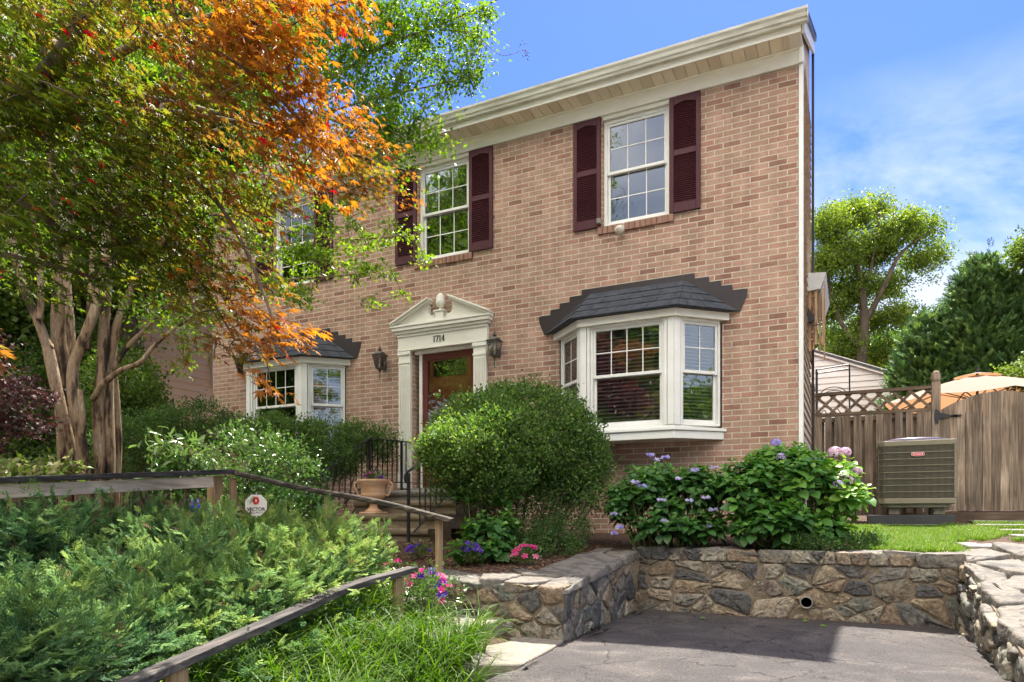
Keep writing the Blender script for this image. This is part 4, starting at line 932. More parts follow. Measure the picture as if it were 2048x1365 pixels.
mb = MB(); mb.lathe([(.39,Z1+.0),(.385,Z1+.03),(.30,Z1+.05),(.20,Z1+.062),(.05,Z1+.068),(0,Z1+.068)], (1.28,2.14,0), 32); mb.build('fan_guard', basic('plum fan guard', [(.3, (.12,.10,.15)), (.7, (.2,.17,.24))], rough=.3, bump=.05, metal=.4), ac, smooth=True)
mb = MB(); bx, bz = 1.283, 1.085
mb.prism([(-.07,-.018),(-.03,-.026),(.03,-.026),(.07,-.018),(.072,.0),(.068,.024),(-.068,.024),(-.072,.0)], lambda a, b, t: (bx+a, t, bz+b), Y0-.016, Y0-.007)
m_rw = basic('badge white', [(.3, g(.75)), (.7, g(.8))], bump=0, rough=.3)
bd = mb.build('badge', m_rw, ac)
mb = MB(); mb.prism([(-.066,-.015),(-.028,-.022),(.028,-.022),(.066,-.015),(.068,.0),(.064,.020),(-.064,.020),(-.068,.0)], lambda a, b, t: (bx+a, t, bz+b), Y0-.018, Y0-.0165); mb.build('badge_face', basic('badge red', [(.3, (.52,.015,.03)), (.7, (.58,.02,.035))], bump=0, rough=.3), bd)
text('bryant', .044, (bx, Y0-.0185, bz-.012), RX, m_rw, bd, 'lettering', .0005, 1.0)
mb = MB()
for a, b in ((.19,.33), (.53,.68)): mb.box(X0+a, X0+b, Y0-.004, Y0+.05, Z0-.002, Z0+.0)
for sx in (.12, .62):
    for sy in (.12, .62): mb = MB(); mb.box(X0+sx, X0+sx+.13, Y0+sy, Y0+sy+.13, .31, Z0-.051); mb.build('riser_foot', M_ac, ac, bevel=.01)
pd = empty('equipment_pad', (1.27,2.1,.2), 'low two layer grey platform carrying the air conditioner', 'platform')
mb = MB(); mb.box(.80, 1.70, 1.62, 2.66, .125, .195); mb.build('base_board', basic('grey composite', [(.3, (.17,.175,.17)), (.7, (.23,.235,.23))], rough=.7, bump=.1), pd, bevel=.005)
mb = MB(); mb.box(.72, 1.68, 1.66, 2.62, .196, .31); mb.build('top_slab', basic('dark composite', [(.3, (.035,.037,.04)), (.7, (.06,.062,.066))], rough=.7, bump=.1), pd, bevel=.005)

# umbrella behind the fence -----------------------------------------------------
um = empty('patio_umbrella', (2.45,5.4,.3), 'tan patio umbrella open behind the wooden gate', 'umbrella')
M_canv, ns_, l_ = mat('tan canvas'); oo = N(ns_, 'ShaderNodeOutputMaterial'); df = N(ns_, 'ShaderNodeBsdfDiffuse'); df.inputs[0].default_value = (.40,.34,.29,1)
tl_ = N(ns_, 'ShaderNodeBsdfTranslucent'); tl_.inputs[0].default_value = (.50,.25,.12,1); xx = N(ns_, 'ShaderNodeMixShader'); xx.inputs[0].default_value = .38
l_(df.outputs[0], xx.inputs[1]); l_(tl_.outputs[0], xx.inputs[2]); l_(xx.outputs[0], oo.inputs[0])
uc = Vector((2.42,5.4,0)); R0, zt, zb = 1.42, 2.66, 2.23; vs = [(uc.x,uc.y,zt)]; fs = []; n = 8; rings = 6; sub = 6
for r in range(1, rings+1):
    for k in range(n*sub):
        t = 2*math.pi*(k/(n*sub))+.2; seg = (k % sub)/sub; sag = math.cos(math.pi/n)/math.cos((seg-.5)*2*math.pi/n)
        rad = R0*r/rings*sag; q = r/rings; z = zt-(zt-zb)*(q**1.25)-.035*math.sin(seg*math.pi)*q
        vs.append((uc.x+rad*math.cos(t), uc.y+rad*math.sin(t), z))
m_ = n*sub
fs += [(0, 1+k, 1+(k+1) % m_) for k in range(m_)]
for r in range(rings-1): fs += [(1+r*m_+k, 1+(r+1)*m_+k, 1+(r+1)*m_+(k+1) % m_, 1+r*m_+(k+1) % m_) for k in range(m_)]
mb = MB(); mb.add(vs, fs); mb.build('canopy', M_canv, um, smooth=False)
vs = []; fs = []
for r, z in ((.05, zt+.035), (.34, zt-.03)):
    for k in range(16): t = 2*math.pi*k/16+.2; vs.append((uc.x+r*math.cos(t), uc.y+r*math.sin(t), z))
mb = MB(); mb.add(vs, [(k, (k+1) % 16, 16+(k+1) % 16, 16+k) for k in range(16)]+[tuple(range(16))]); mb.build('vent_cap', M_canv, um)
mb = MB(); mb.tube([(uc.x,uc.y,.2),(uc.x,uc.y,zt+.12)], .022, 12); mb.build('pole', M_iron, um)
for k in range(8):
    t = 2*math.pi*k/8+.2; mb = MB(); mb.bar((uc.x,uc.y,zt-.03), (uc.x+1.36*math.cos(t),uc.y+1.36*math.sin(t),zb+.0), .016, .016); mb.bar((uc.x,uc.y,zb+.0), (uc.x+.7*math.cos(t),uc.y+.7*math.sin(t),zt-.21), .014, .014); mb.build('rib', M_flash, um)
# metal trellis
tl = MB(); y = 3.75
for dy in (0, .35):
    tl.tube([(.01,y+dy,.3),(.01,y+dy,2.66)], .012, 6); tl.tube([(.495,y+dy,.3),(.495,y+dy,2.70)], .012, 6); tl.tube([(.01,y+dy,2.66),(.495,y+dy,2.70)], .012, 6)
    tl.tube([tuple(v) for v in spline([(.01,y+dy,2.18),(.12,y+dy,2.32),(.26,y+dy,2.36),(.40,y+dy,2.32),(.495,y+dy,2.18)])], .008, 6)
tl.tube([tuple(v) for v in spline([(.05,y,1.85),(.12,y,2.0),(.2,y,1.9),(.3,y,2.02),(.4,y,1.9),(.45,y,2.0)])], .007, 6)
tl.bar((.01,y,2.66), (.01,y+.35,2.66), .018, .018); tl.bar((.495,y,2.70), (.495,y+.35,2.70), .018, .018)
tag(tl.build('metal_trellis', M_iron), 'thin black metal arch frame standing behind the lattice fence', 'trellis')
# neighbour garage
ga = empty('garage', (-1,13,0), 'pale sided garage gable rising behind the lattice fence', 'garage')
def lap(mb, fn, a0, a1, z0, z1, dz):
    z = z0
    while z < z1:
        mb.add([fn(a0, .02, z), fn(a1(z) if callable(a1) else a1, .02, z), fn(a1(z+dz) if callable(a1) else a1, .0, z+dz), fn(a0, .0, z+dz)], [(0,1,2,3)])
        mb.add([fn(a0, .0, z), fn(a1(z) if callable(a1) else a1, .0, z), fn(a1(z) if callable(a1) else a1, .02, z), fn(a0, .02, z)], [(0,1,2,3)]); z += dz
mb = MB(); ge = lambda z: min(1.62, 1.62-(z-3.80)*2.35) if z > 3.8 else 1.62
lap(mb, lambda a, n, z: (a, 12-n, z), -6, ge, 0, 5.0, .16); mb.build('wall', M_sidingw, ga)
mb = MB(); mb.bar((1.85,12.2,3.80), (-4,12.2,6.25), .6, .06); mb.build('roof', M_roof, ga)
mb = MB(); mb.bar((1.72,11.93,3.84), (-4,11.93,6.22), .03, .14); mb.box(1.50, 1.84, 11.9, 12.0, 3.62, 3.84); mb.build('rake_board', M_sidingw, ga)
# neighbour house on the left
nh = empty('neighbour_house', (-16,4,0), 'beige sided neighbouring house beyond the trees on the left', 'house')
mb = MB(); lap(mb, lambda a, n, z: (-13+n, a, z), -3, 14, 0, 6.4, .165); mb.build('side_wall', M_siding, nh)
mb = MB(); lap(mb, lambda a, n, z: (a, -3-n, z), -22, -13.0, 0, 6.4, .165); mb.build('front_wall', M_siding, nh)
mb = MB(); mb.prism([(-23,6.3),(-12.6,6.3),(-17.8,9.2)], lambda a, b, t: (a, t, b), -3.4, 14.4); mb.build('roof', M_roof, nh)
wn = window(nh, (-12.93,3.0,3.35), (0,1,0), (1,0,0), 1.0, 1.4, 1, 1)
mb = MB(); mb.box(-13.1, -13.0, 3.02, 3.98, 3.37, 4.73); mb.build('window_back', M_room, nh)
# wood fence at left
lf = MB(); rnd = random.Random(9); x = -17.0
while x < -9.5:
    lf.box(x, x+.135, .6, .62, -.1, 1.42+rnd.uniform(-.01, .01), rnd.random()+.001); x += .14
lfm = empty('board_fence', (-12,.6,.1), 'brown vertical board fence behind the shrubs left of the house', 'fence')
lf.build('board_panel', M_wz, lfm)
for z in (.25, 1.1): mb = MB(); mb.box(-17, -9.5, .625, .66, z, z+.09, .3); mb.build('rail', M_wx, lfm)

# timber rails in the front garden -------------------------------------------------
ra = empty('timber_handrail', (-4.4,-4.4,0), 'level grey timber rail with a blackened cap in front of the tall trunks', 'handrail')
p0, p1 = wp(-120,965,4.25), wp(462,944,5.95)
def off(p, z): return (p.x, p.y, p.z+z)
mb = MB(); mb.bar(off(p0, 0), off(p1, 0), .10, .040, val=.4, c=.004); mb.build('cap_rail', M_wdark, ra)
q1 = wp(423,944,5.9); mb = MB(); mb.bar(off(p0, -.075), off(wp(424,953,5.82), -.045), .038, .092, val=.6, c=.003); mb.build('side_board', M_wy, ra)
mb = MB(); a = wp(430,960,5.92); mb.box(a.x-.0445, a.x+.0445, a.y-.0445, a.y+.0445, -.4, a.z+.03, .55); mb.build('post', M_wpost, ra, bevel=.003)
mb = MB(); a = wp(30,985,4.75); mb.box(a.x-.045, a.x+.045, a.y-.045, a.y+.045, -.4, a.z+.02, .75); mb.build('post', M_wpost, ra, bevel=.003)
rb = empty('timber_handrail', (-3.4,-3.95,0), 'blackened timber rail sloping down toward the stone wall, crossing the clay urn', 'handrail')
mb = MB(); a, b = wp(462,944,5.98), wp(905,1042,5.45)
m1 = wp(600,976,5.8); mid = [tuple(v) for v in spline([tuple(a), tuple(m1), tuple(wp(760,1005,5.6)), tuple(b)], 3)]
for p, q in zip(mid[:-1], mid[1:]): mb.bar(p, q, .085, .040, c=.008)
mb.build('cap_rail', M_wdarkx, rb)
for px, Zp, pyb, v in ((466,5.97,960,.3), (656,5.74,990,.45), (878,5.5,1045,.6)):
    a = wp(px, pyb, Zp); mb = MB(); mb.box(a.x-.019, a.x+.019, a.y-.028, a.y+.028, -.62, a.z+.015, v); mb.build('post', M_wpost, rb, bevel=.002)
rc = empty('timber_handrail', (-2.2,-5.4,-.5), 'grey timber rail running down beside the grass in the foreground', 'handrail')
mb = MB(); pts = [tuple(wp(150,1420,2.42)), tuple(wp(345,1331,2.98)), tuple(wp(585,1226,3.75)), tuple(wp(700,1174,4.3)), tuple(wp(826,1139,4.92))]
mid = [tuple(v) for v in spline(pts, 3)]
for p, q in zip(mid[:-1], mid[1:]): mb.bar(p, q, .085, .040, c=.004)
mb.build('cap_rail', woodmat('grey rail cap', (.03,.028,.030), (.10,.088,.085), (.23,.195,.17), 'y', rough=.7), rc)
for px, Zp, py in ((796,4.78,1160), (354,3.0,1340)):
    a = wp(px, py, Zp); mb = MB(); mb.box(a.x-.019, a.x+.019, a.y-.0445, a.y+.0445, -.95, a.z+.015, .5); mb.build('post', M_wpost, rc, bevel=.002)
# yard sign -------------------------------------------------------------------------
sg = wp(512,1011,4.72); ys = empty('yard_sign', (sg.x,sg.y,0), 'small octagonal white security sign with a red emblem behind the junipers', 'sign')
RS = Matrix.Rotation(TH+.05, 3, 'Z')
def sgn(a, b, t): v = RS @ Vector((a, t, 0)); return (sg.x+v.x, sg.y+v.y, sg.z+b)
k = .072; oc = [(-k,-.4*k-.0),(-.42*k,-k),(.42*k,-k),(k,-.4*k),(k,.42*k),(.46*k,k),(-.46*k,k),(-k,.42*k)]
mb = MB(); mb.prism(oc, sgn, .0, .004); sgf = mb.build('sign_face', m_rw if False else basic('sign white', [(.3, (.62,.58,.55)), (.7, (.68,.64,.61))], bump=0, rough=.4), ys)
mb = MB(); mb.prism([(a*1.05-.003, b*1.03+.002) for a, b in oc], sgn, .005, .008); mb.build('sign_back', M_iron, ys)
mb = MB(); mb.prism([(-.004,-.5),(.004,-.5),(.004,k+.012),(-.004,k+.012)], sgn, .009, .013); mb.build('stake', M_white, ys)
mb = MB()
for dx in (-.0085, 0, .0085):
    for s_ in (-1, 1):
        P = [(s_*.003+dx*1, .034), (s_*.016+dx*.6, .008), (s_*.003+dx, -.018)]
        P = [(a, b+.028-.005) for a, b in P]
        for p, q in zip(P[:-1], P[1:]):
            mb.bar(sgn(p[0], p[1], -.001), sgn(q[0], q[1], -.001), (.0050), .001, up=tuple(RS @ Vector((0,1,0))))
mb.build('emblem', basic('sign red', [(.3, (.50,.012,.02)), (.7, (.55,.015,.025))], bump=0), sgf)
text('VECTOR', .030, tuple(Vector(sgn(0, -.036, -.001))), RS @ RX, M_iron, sgf, 'lettering', .0003, 1.05, bold=.0009)
text('SECURITY', .018, tuple(Vector(sgn(0, -.056, -.001))), RS @ RX, M_lamp, sgf, 'lettering', .0003, 1.2)
# ------------------------------------------------------------------ foliage
def unit(a): return a/np.maximum(np.linalg.norm(a, axis=-1, keepdims=True), 1e-9)
def inst(tv, tf, P, A, Nn, Sz, val, sy=None):
    """copies of a leaf template: x along A, z along Nn"""
    P = np.asarray(P, float); A = unit(np.asarray(A, float)); Nn = np.asarray(Nn, float)
    Nn = unit(Nn-A*(A*Nn).sum(1, keepdims=True)); B = np.cross(Nn, A)
    Sz = np.asarray(Sz, float).reshape(-1, 1, 1); t = tv[None]*np.array([1, 1, 1.0]); 
    V = P[:, None]+Sz*(t[..., 0:1]*A[:, None]+t[..., 1:2]*B[:, None]+t[..., 2:3]*Nn[:, None])
    n, k = len(P), len(tv)
    F = (tf[None]+(np.arange(n)*k)[:, None, None]).reshape(-1, tf.shape[1])
    return V.reshape(-1, 3), F, np.repeat(np.asarray(val, float), k)
def fol(name, parts, mt, parent=None, smooth=False):
    """parts: list of (V, F, val) triangles"""
    V = []; F = []; A = []; b = 0
    for v, f, a in parts:
        V.append(v); F.append(f+b); A.append(a); b += len(v)
    V = np.concatenate(V); off = root_of(parent); V = V-np.array([off.x, off.y, off.z])
    F3 = [f for f in F if f.shape[1] == 3]; F4 = [f for f in F if f.shape[1] == 4]
    me = new_mesh(name, V, ([np.concatenate(F3)] if F3 else [])+([np.concatenate(F4)] if F4 else []))
    a = me.attributes.new('v', 'FLOAT', 'POINT'); a.data.foreach_set('value', np.clip(np.concatenate(A), .002, .998).astype(np.float32))
    return link(name, me, mt, parent, smooth)
def T(v, f): return np.array(v, float), np.array(f, int)
T_oval = T([(0,0,0),(.45,.26,.08),(1,0,-.05),(.45,-.26,.08),(.5,0,0)], [(0,4,1),(4,2,1),(0,3,4),(3,2,4)])
T_small = T([(0,0,0),(.5,.3,.1),(1,0,0),(.5,-.3,.1)], [(0,2,1),(0,3,2)])
T_long = T([(0,0,0),(.35,.13,.05),(.75,.13,.02),(1,0,-.12),(.75,-.13,.02),(.35,-.13,.05),(.5,0,-.01)], [(0,6,1),(1,6,2),(2,6,3),(3,6,4),(4,6,5),(5,6,0)])
hv = [(0,0,0),(.12,.2,.05),(.35,.34,.08),(.62,.33,.05),(.85,.17,-.03),(1.02,0,-.14),(.85,-.17,-.03),(.62,-.33,.05),(.35,-.34,.08),(.12,-.2,.05),(.3,0,0),(.6,0,-.01),(.85,0,-.07)]
T_hyd = T(hv, [(0,10,1),(1,10,2),(2,10,11),(2,11,3),(3,11,12),(3,12,4),(4,12,5),(5,12,6),(6,12,7),(7,12,11),(7,11,8),(8,11,10),(8,10,9),(9,10,0)])
# palmate maple leaf, seven lobes
def maple_t(seed):
    r = random.Random(seed); ang = [-128,-82,-40,0,40,82,128]; ln = [.38,.72,.92,1.0,.92,.72,.38]
    v = [(0,0,.02)]; n = 7
    for i, (a, l_) in enumerate(zip(ang, ln)):
        a = math.radians(a+r.uniform(-5, 5)); l_ *= r.uniform(.9, 1.05)
        v.append((l_*math.cos(a), l_*math.sin(a), -.22*l_-.06*r.random()))
        w_ = .20
        v.insert(len(v)-1, (.52*l_*math.cos(a-w_), .52*l_*math.sin(a-w_), -.02)) if False else None
    out_ = [(0,0,.02)]; f = []
    pts = []
    for i, (a, l_) in enumerate(zip(ang, ln)):
        ar = math.radians(a); 
        pts += [(.55*l_*math.cos(ar-.19), .55*l_*math.sin(ar-.19), -.03), (l_*math.cos(ar), l_*math.sin(ar), -.20*l_-.05*r.random()), (.55*l_*math.cos(ar+.19), .55*l_*math.sin(ar+.19), -.03)]
        if i < 6:
            am = math.radians((a+ang[i+1])/2); pts.append((.30*math.cos(am), .30*math.sin(am), .02))
    out_ += pts; m = len(pts)
    f = [(0, 1+i, 2+i) for i in range(m-1)]
    return T(out_, f)
T_map = [maple_t(s) for s in range(3)]
def spray_t(seed, nb=8, w_=.018, sub=3, spread=.55):
    """feathery conifer spray, unit length along x"""
    r = random.Random(seed); v = []; f = []
    def blade(p, d, L_, w2, zz):
        q = (p[0]+d[0]*L_, p[1]+d[1]*L_, p[2]+zz*L_); nx_, ny_ = -d[1]*w2, d[0]*w2; b = len(v)
        v.extend([(p[0]-nx_, p[1]-ny_, p[2]), (p[0]+nx_, p[1]+ny_, p[2]), q, ((p[0]+q[0])/2, (p[1]+q[1])/2, (p[2]+q[2])/2+w2*1.3)]); f.extend([(b, b+3, b+2), (b+3, b+1, b+2)])
        return q
    blade((0,0,0), (1,0), 1, w_*1.2, r.uniform(-.1, .1))
    for i in range(nb):
        t = .1+.86*i/nb; s_ = 1 if i % 2 else -1; a = s_*spread*r.uniform(.8, 1.25); L_ = (.50*(1-t)+.16)*r.uniform(.75, 1.2)
        d = (math.cos(a), math.sin(a)); p = (t, 0, 0); zz = r.uniform(-.25, .35); blade(p, d, L_, w_*1.3, zz)
        for k in range(sub):
            u = .25+.6*k/sub; a2 = a+(.5 if k % 2 else -.5)*r.uniform(.8, 1.2); pp_ = (p[0]+d[0]*L_*u, p[1]+d[1]*L_*u, zz*L_*u)
            blade(pp_, (math.cos(a2), math.sin(a2)), L_*.42*r.uniform(.7, 1.2), w_, r.uniform(-.2, .4))
    return T(v, f)
T_jun = [spray_t(s, 8, .036, 2) for s in range(4)]
T_cyp = [spray_t(s+20, 7, .05, 2, .6) for s in range(3)]
T_leafc = []
for s in range(4):     # cluster of small leaves for far trees
    r = random.Random(s+70); v = []; f = []
    for k in range(7):
        p = [r.uniform(-.5, .5) for _ in range(3)]; a = [r.uniform(-1, 1) for _ in range(3)]; c = [r.uniform(-1, 1) for _ in range(3)]; b = len(v)
        a = Vector(a).normalized()*.26; c = Vector(c); c = (c-a.normalized()*c.dot(a.normalized())).normalized()*.12; p = Vector(p)
        v += [tuple(p), tuple(p+a*.5+c), tuple(p+a), tuple(p+a*.5-c)]; f += [(b, b+1, b+2), (b, b+2, b+3)]
    T_leafc.append(T(v, f))
def mixed(templates, P, A, Nn, Sz, val, rng):
    k = rng.integers(0, len(templates), len(P)); o = []
    for i, (tv, tf) in enumerate(templates):
        m = k == i
        if m.any(): o.append(inst(tv, tf, P[m], A[m], Nn[m], Sz[m], val[m]))
    return o
def clusters(ells, nc, per, sig, rng, shell=.45, flat=1.0):
    """ells rows: cx cy cz rx ry rz tone. Returns leaf points, outward dirs, tone, cluster centres"""
    E = np.array(ells, float); wgt = (E[:, 3]*E[:, 4]+E[:, 4]*E[:, 5]+E[:, 3]*E[:, 5]); k = rng.choice(len(E), nc, p=wgt/wgt.sum()); e = E[k]
    d = unit(rng.normal(size=(nc, 3))); r = shell+(1-shell)*rng.random((nc, 1))**.6
    C = e[:, :3]+d*r*e[:, 3:6]; out = unit(d*e[:, 3:6][:, [0, 1, 2]])
    n = nc*per; g_ = rng.normal(size=(nc, per, 3))*sig*np.array([1, 1, flat])*(0.7+.6*rng.random((nc, 1, 1)))
    P = (C[:, None]+g_).reshape(n, 3); O = np.repeat(out, per, 0); tone = np.repeat(e[:, 6]+rng.normal(0, .05, nc), per)
    return P, O, tone, C
def rvec(n, rng): return unit(rng.normal(size=(n, 3)))
def branches(parent, limbs, mt, C=None, rng=None, tw=.006, name='branches', nseg=7, jit=.12, maxd=None):
    mb = MB(); r = random.Random(4); samples = []
    for l_ in limbs:
        sp_ = spline([tuple(p) for p in l_], 6)
        mb.tube([tuple(p[:3]) for p in sp_], [p[3] for p in sp_], nseg, val=.5, jit=jit, rng=r); samples += [p[:4] for p in sp_]
    trunk = mb.build('trunk' if name == 'branches' else name, mt, parent, smooth=True)
    if C is not None:
        Sm = np.array(samples); Sm2 = Sm[len(Sm)//6:]; mb = MB(); nodes = [tuple(p[:3]) for p in Sm]; base = np.array(nodes)
        order = np.argsort(np.min(np.linalg.norm(C[:, None]-base[None], axis=2), 1)); cur = list(nodes)
        arr = np.array(cur)
        for i in order:
            c = C[i]; dd = np.linalg.norm(arr-c, axis=1); j = int(np.argmin(dd)); L_ = dd[j]
            if maxd and L_ > maxd: continue
            p = arr[j]; m1 = p+(c-p)*.5+np.array([r.uniform(-.08, .08), r.uniform(-.08, .08), r.uniform(.0, .1)])*L_
            rad = min(.018, tw*(1+L_*1.5)); mb.tube([tuple(p), tuple(m1), tuple(c)], [rad, rad*.75, rad*.4], 4, val=.5, cap=False)
            arr = np.vstack([arr, m1, c])
        if mb.v: mb.build('branches', mt, parent, smooth=True)
M_bark = basic('crape myrtle bark', [(.36, (.022,.016,.011)), (.43, (.065,.042,.025)), (.47, (.17,.112,.065)), (.53, (.27,.195,.12)), (.58, (.18,.13,.085)), (.64, (.32,.25,.175))], (11,11,2.4), detail=9, rough=.8, bump=.5, bscale=26)
M_barkd = basic('dark bark', [(.3, (.035,.028,.020)), (.5, (.10,.075,.052)), (.75, (.19,.145,.10))], (6,6,1.6), detail=7, rough=.85, bump=.6, bscale=25)
M_twig = basic('twig bark', [(.3, (.09,.065,.045)), (.7, (.20,.15,.105))], (10,10,10), rough=.8, bump=.1)
G1 = leafmat('myrtle leaf', [(0, (.040,.085,.012)), (.5, (.090,.165,.020)), (1, (.17,.24,.032))], .52, 2.0)
G_maple = leafmat('maple leaf', [(0, (.065,.11,.016)), (.22, (.11,.14,.02)), (.38, (.17,.15,.024)), (.50, (.17,.105,.028)), (.62, (.20,.085,.030)), (.76, (.30,.125,.035)), (.88, (.37,.17,.045)), (.94, (.40,.19,.05)), (1, (.38,.02,.03))], .55, 1.7, .5, .22)
G_box = leafmat('boxwood leaf', [(0, (.028,.064,.017)), (.5, (.082,.158,.034)), (1, (.19,.27,.05))], .38, 1.8, .5, .3)
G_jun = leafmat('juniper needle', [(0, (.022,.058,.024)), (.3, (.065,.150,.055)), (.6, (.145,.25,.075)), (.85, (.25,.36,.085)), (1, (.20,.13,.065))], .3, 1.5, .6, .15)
G_hyd = leafmat('hydrangea leaf', [(0, (.026,.075,.022)), (.4, (.055,.15,.030)), (.75, (.12,.26,.040)), (1, (.21,.35,.05))], .35, 1.8, .42, .4)
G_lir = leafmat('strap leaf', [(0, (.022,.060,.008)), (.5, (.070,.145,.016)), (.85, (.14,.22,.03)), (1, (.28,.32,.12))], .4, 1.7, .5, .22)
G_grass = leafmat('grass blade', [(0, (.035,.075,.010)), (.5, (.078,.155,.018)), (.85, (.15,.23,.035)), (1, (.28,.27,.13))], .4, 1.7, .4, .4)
G_far = leafmat('distant leaf', [(0, (.030,.060,.012)), (.5, (.070,.125,.02)), (1, (.14,.19,.035))], .5, 2.0)
G_oak = leafmat('oak leaf', [(0, (.05,.09,.015)), (.5, (.11,.17,.025)), (1, (.21,.26,.04))], .5, 2.0)
G_con = leafmat('cypress spray', [(0, (.026,.070,.024)), (.4, (.075,.155,.045)), (.8, (.16,.26,.06)), (1, (.24,.33,.08))], .3, 1.6, .5, .3)
G_purp = leafmat('purple maple leaf', [(0, (.030,.010,.014)), (.5, (.07,.020,.020)), (1, (.20,.05,.03))], .4, 1.6)
G_rho = leafmat('rhododendron leaf', [(0, (.022,.060,.014)), (.5, (.05,.12,.022)), (1, (.14,.22,.06))], .3, 1.6, .35, .5)

def W(px, py, Z, r=None):
    p = wp(px, py, Z); return (p.x, p.y, p.z) if r is None else (p.x, p.y, p.z, r)
def EL(px, py, Z, rx, ry=None, rz=None, tone=.5):
    p = wp(px, py, Z); return [p.x, p.y, p.z, rx, ry or rx, rz or rx, tone]

# ---- crape myrtle: many stems
rng = np.random.default_rng(21)
base = wp(165, 1035, 7.0)
cm = empty('crape_myrtle', (base.x, base.y, 0), 'tall smooth barked tree with many pale trunks and small green leaves, left of the house', 'tree')
def stem(*p): return [W(a, b, Z, r*.64) for a, b, Z, r in p]
RS_ = .86
limbs = [
 stem((138,1060,6.95,.13),(132,930,6.95,.12),(128,840,6.95,.115),(122,740,6.95,.125),(118,640,6.95,.115),(122,520,6.9,.10),(110,380,6.9,.085),(95,220,6.9,.07),(85,20,6.9,.055)),
 stem((170,1050,7.0,.07),(150,930,6.9,.075),(125,830,6.82,.08),(105,740,6.8,.085),(95,690,6.8,.08)),
 stem((98,700,6.8,.075),(75,640,6.75,.065),(45,570,6.7,.06),(25,480,6.7,.05),(0,380,6.7,.04)),
 stem((78,640,6.7,.05),(82,600,6.7,.045),(76,500,6.7,.04),(60,400,6.7,.03)),
 stem((180,1040,6.9,.075),(168,920,6.85,.08),(152,830,6.8,.085),(145,770,6.8,.085),(150,720,6.8,.08),(175,660,6.8,.075),(195,600,6.85,.07),(212,500,6.9,.06),(216,400,6.9,.05),(236,240,6.9,.04)),
 stem((145,720,6.82,.06),(140,640,6.8,.06),(134,540,6.8,.055),(142,420,6.8,.05),(160,250,6.8,.04)),
 stem((175,700,6.8,.045),(180,600,6.9,.04),(186,480,6.9,.035),(196,380,6.9,.03)),
 stem((155,1050,6.85,.05),(158,930,6.85,.05),(165,850,6.8,.05),(160,780,6.8,.05)),
 stem((228,1040,7.2,.06),(236,900,7.2,.06),(232,800,7.2,.06),(222,700,7.15,.055)),
 stem((195,1040,7.0,.08),(200,930,7.0,.085),(196,820,7.0,.085),(205,740,7.0,.085),(208,660,7.0,.08),(216,560,7.0,.07),(230,450,7.0,.055),(270,330,7.0,.045),(330,200,7.0,.035)),
 stem((212,1050,7.15,.10),(218,920,7.1,.095),(216,800,7.1,.085),(220,720,7.1,.08),(238,640,7.1,.065),(268,570,7.15,.055),(310,500,7.2,.045),(380,420,7.2,.035),(470,350,7.2,.028)),
 stem((185,800,6.95,.045),(205,770,6.9,.048),(240,742,6.85,.042),(280,725,6.8,.036),(310,690,6.8,.03),(360,650,6.8,.024),(430,610,6.8,.018),(520,590,6.8,.014)),
 stem((225,740,7.1,.05),(250,700,7.1,.042),(290,660,7.1,.036),(340,610,7.1,.03),(420,560,7.1,.022),(540,560,7.1,.016),(640,555,7.1,.012),(750,545,7.1,.009)),
 stem((270,330,7.0,.04),(360,290,7.1,.036),(460,250,7.2,.034),(560,200,7.3,.032),(660,160,7.4,.028),(760,95,7.4,.024),(880,50,7.5,.018),(1005,-5,7.5,.010)),
 stem((560,200,7.3,.026),(640,230,7.4,.022),(740,270,7.4,.018),(830,290,7.4,.010)),
 stem((660,160,7.4,.02),(700,90,7.4,.018),(760,30,7.4,.014),(830,-30,7.4,.010)),
 stem((640,230,7.4,.018),(740,200,7.4,.015),(850,175,7.5,.012),(960,150,7.5,.007)),
 stem((880,60,7.5,.012),(950,70,7.5,.008),(1000,110,7.5,.005),(1050,100,7.5,.004)),
 stem((330,200,7.0,.03),(420,60,7.1,.028),(500,-80,7.2,.024),(600,-200,7.2,.018)),
 stem((236,240,6.9,.035),(250,60,6.9,.03),(280,-120,7,.025),(300,-300,7,.018)),
 stem((85,20,6.9,.05),(60,-150,6.9,.04),(40,-320,7,.025)),
 stem((420,430,7.2,.02),(520,430,7.2,.016),(600,470,7.2,.012),(700,480,7.2,.009),(830,470,7.2,.006)),
]
ells = [EL(700,70,7.4,.62,.6,.5,.6), EL(830,60,7.5,.50,.5,.38,.55), EL(930,40,7.5,.36,.35,.25,.6), EL(960,110,7.5,.22,.2,.18,.6), EL(800,180,7.5,.55,.5,.42,.5), EL(700,240,7.4,.55,.5,.5,.55), EL(900,160,7.5,.28,.3,.22,.55),
 EL(830,270,7.4,.36,.4,.26,.5), EL(640,110,7.2,.6,.6,.6,.6), EL(760,330,7.3,.35,.35,.22,.6), EL(870,300,7.4,.12,.15,.1,.7),
 EL(540,30,7.1,.9,1.0,.8,.5), EL(350,-20,7.0,1.1,1.1,.9,.5), EL(130,0,6.9,1.2,1.1,.9,.6), EL(-60,150,6.9,1.0,1.0,.8,.5), EL(-30,420,6.8,.7,.8,.7,.6), EL(60,250,7.0,.8,.8,.8,.6),
 EL(260,320,7.1,.8,.8,.7,.6), EL(420,420,7.2,.6,.6,.5,.55), EL(520,320,7.3,.6,.6,.5,.5),
  EL(330,610,6.9,.45,.4,.22,.55), EL(400,700,7.0,.25,.25,.22,.7), EL(400,640,6.9,.3,.3,.2,.6)]
P, O, tone, C = clusters(ells, 700, 60, .105, rng, .35, .8)
Pu, Ou, tu, Cu = clusters([EL(300,-300,7.1,1.9,1.6,1.2,.5), EL(620,-230,7.2,1.5,1.4,1.0,.5), EL(-50,-200,7.0,1.5,1.5,1.2,.5), EL(820,-120,7.4,.8,.9,.5,.5)], 110, 60, .12, rng, .35, .8)
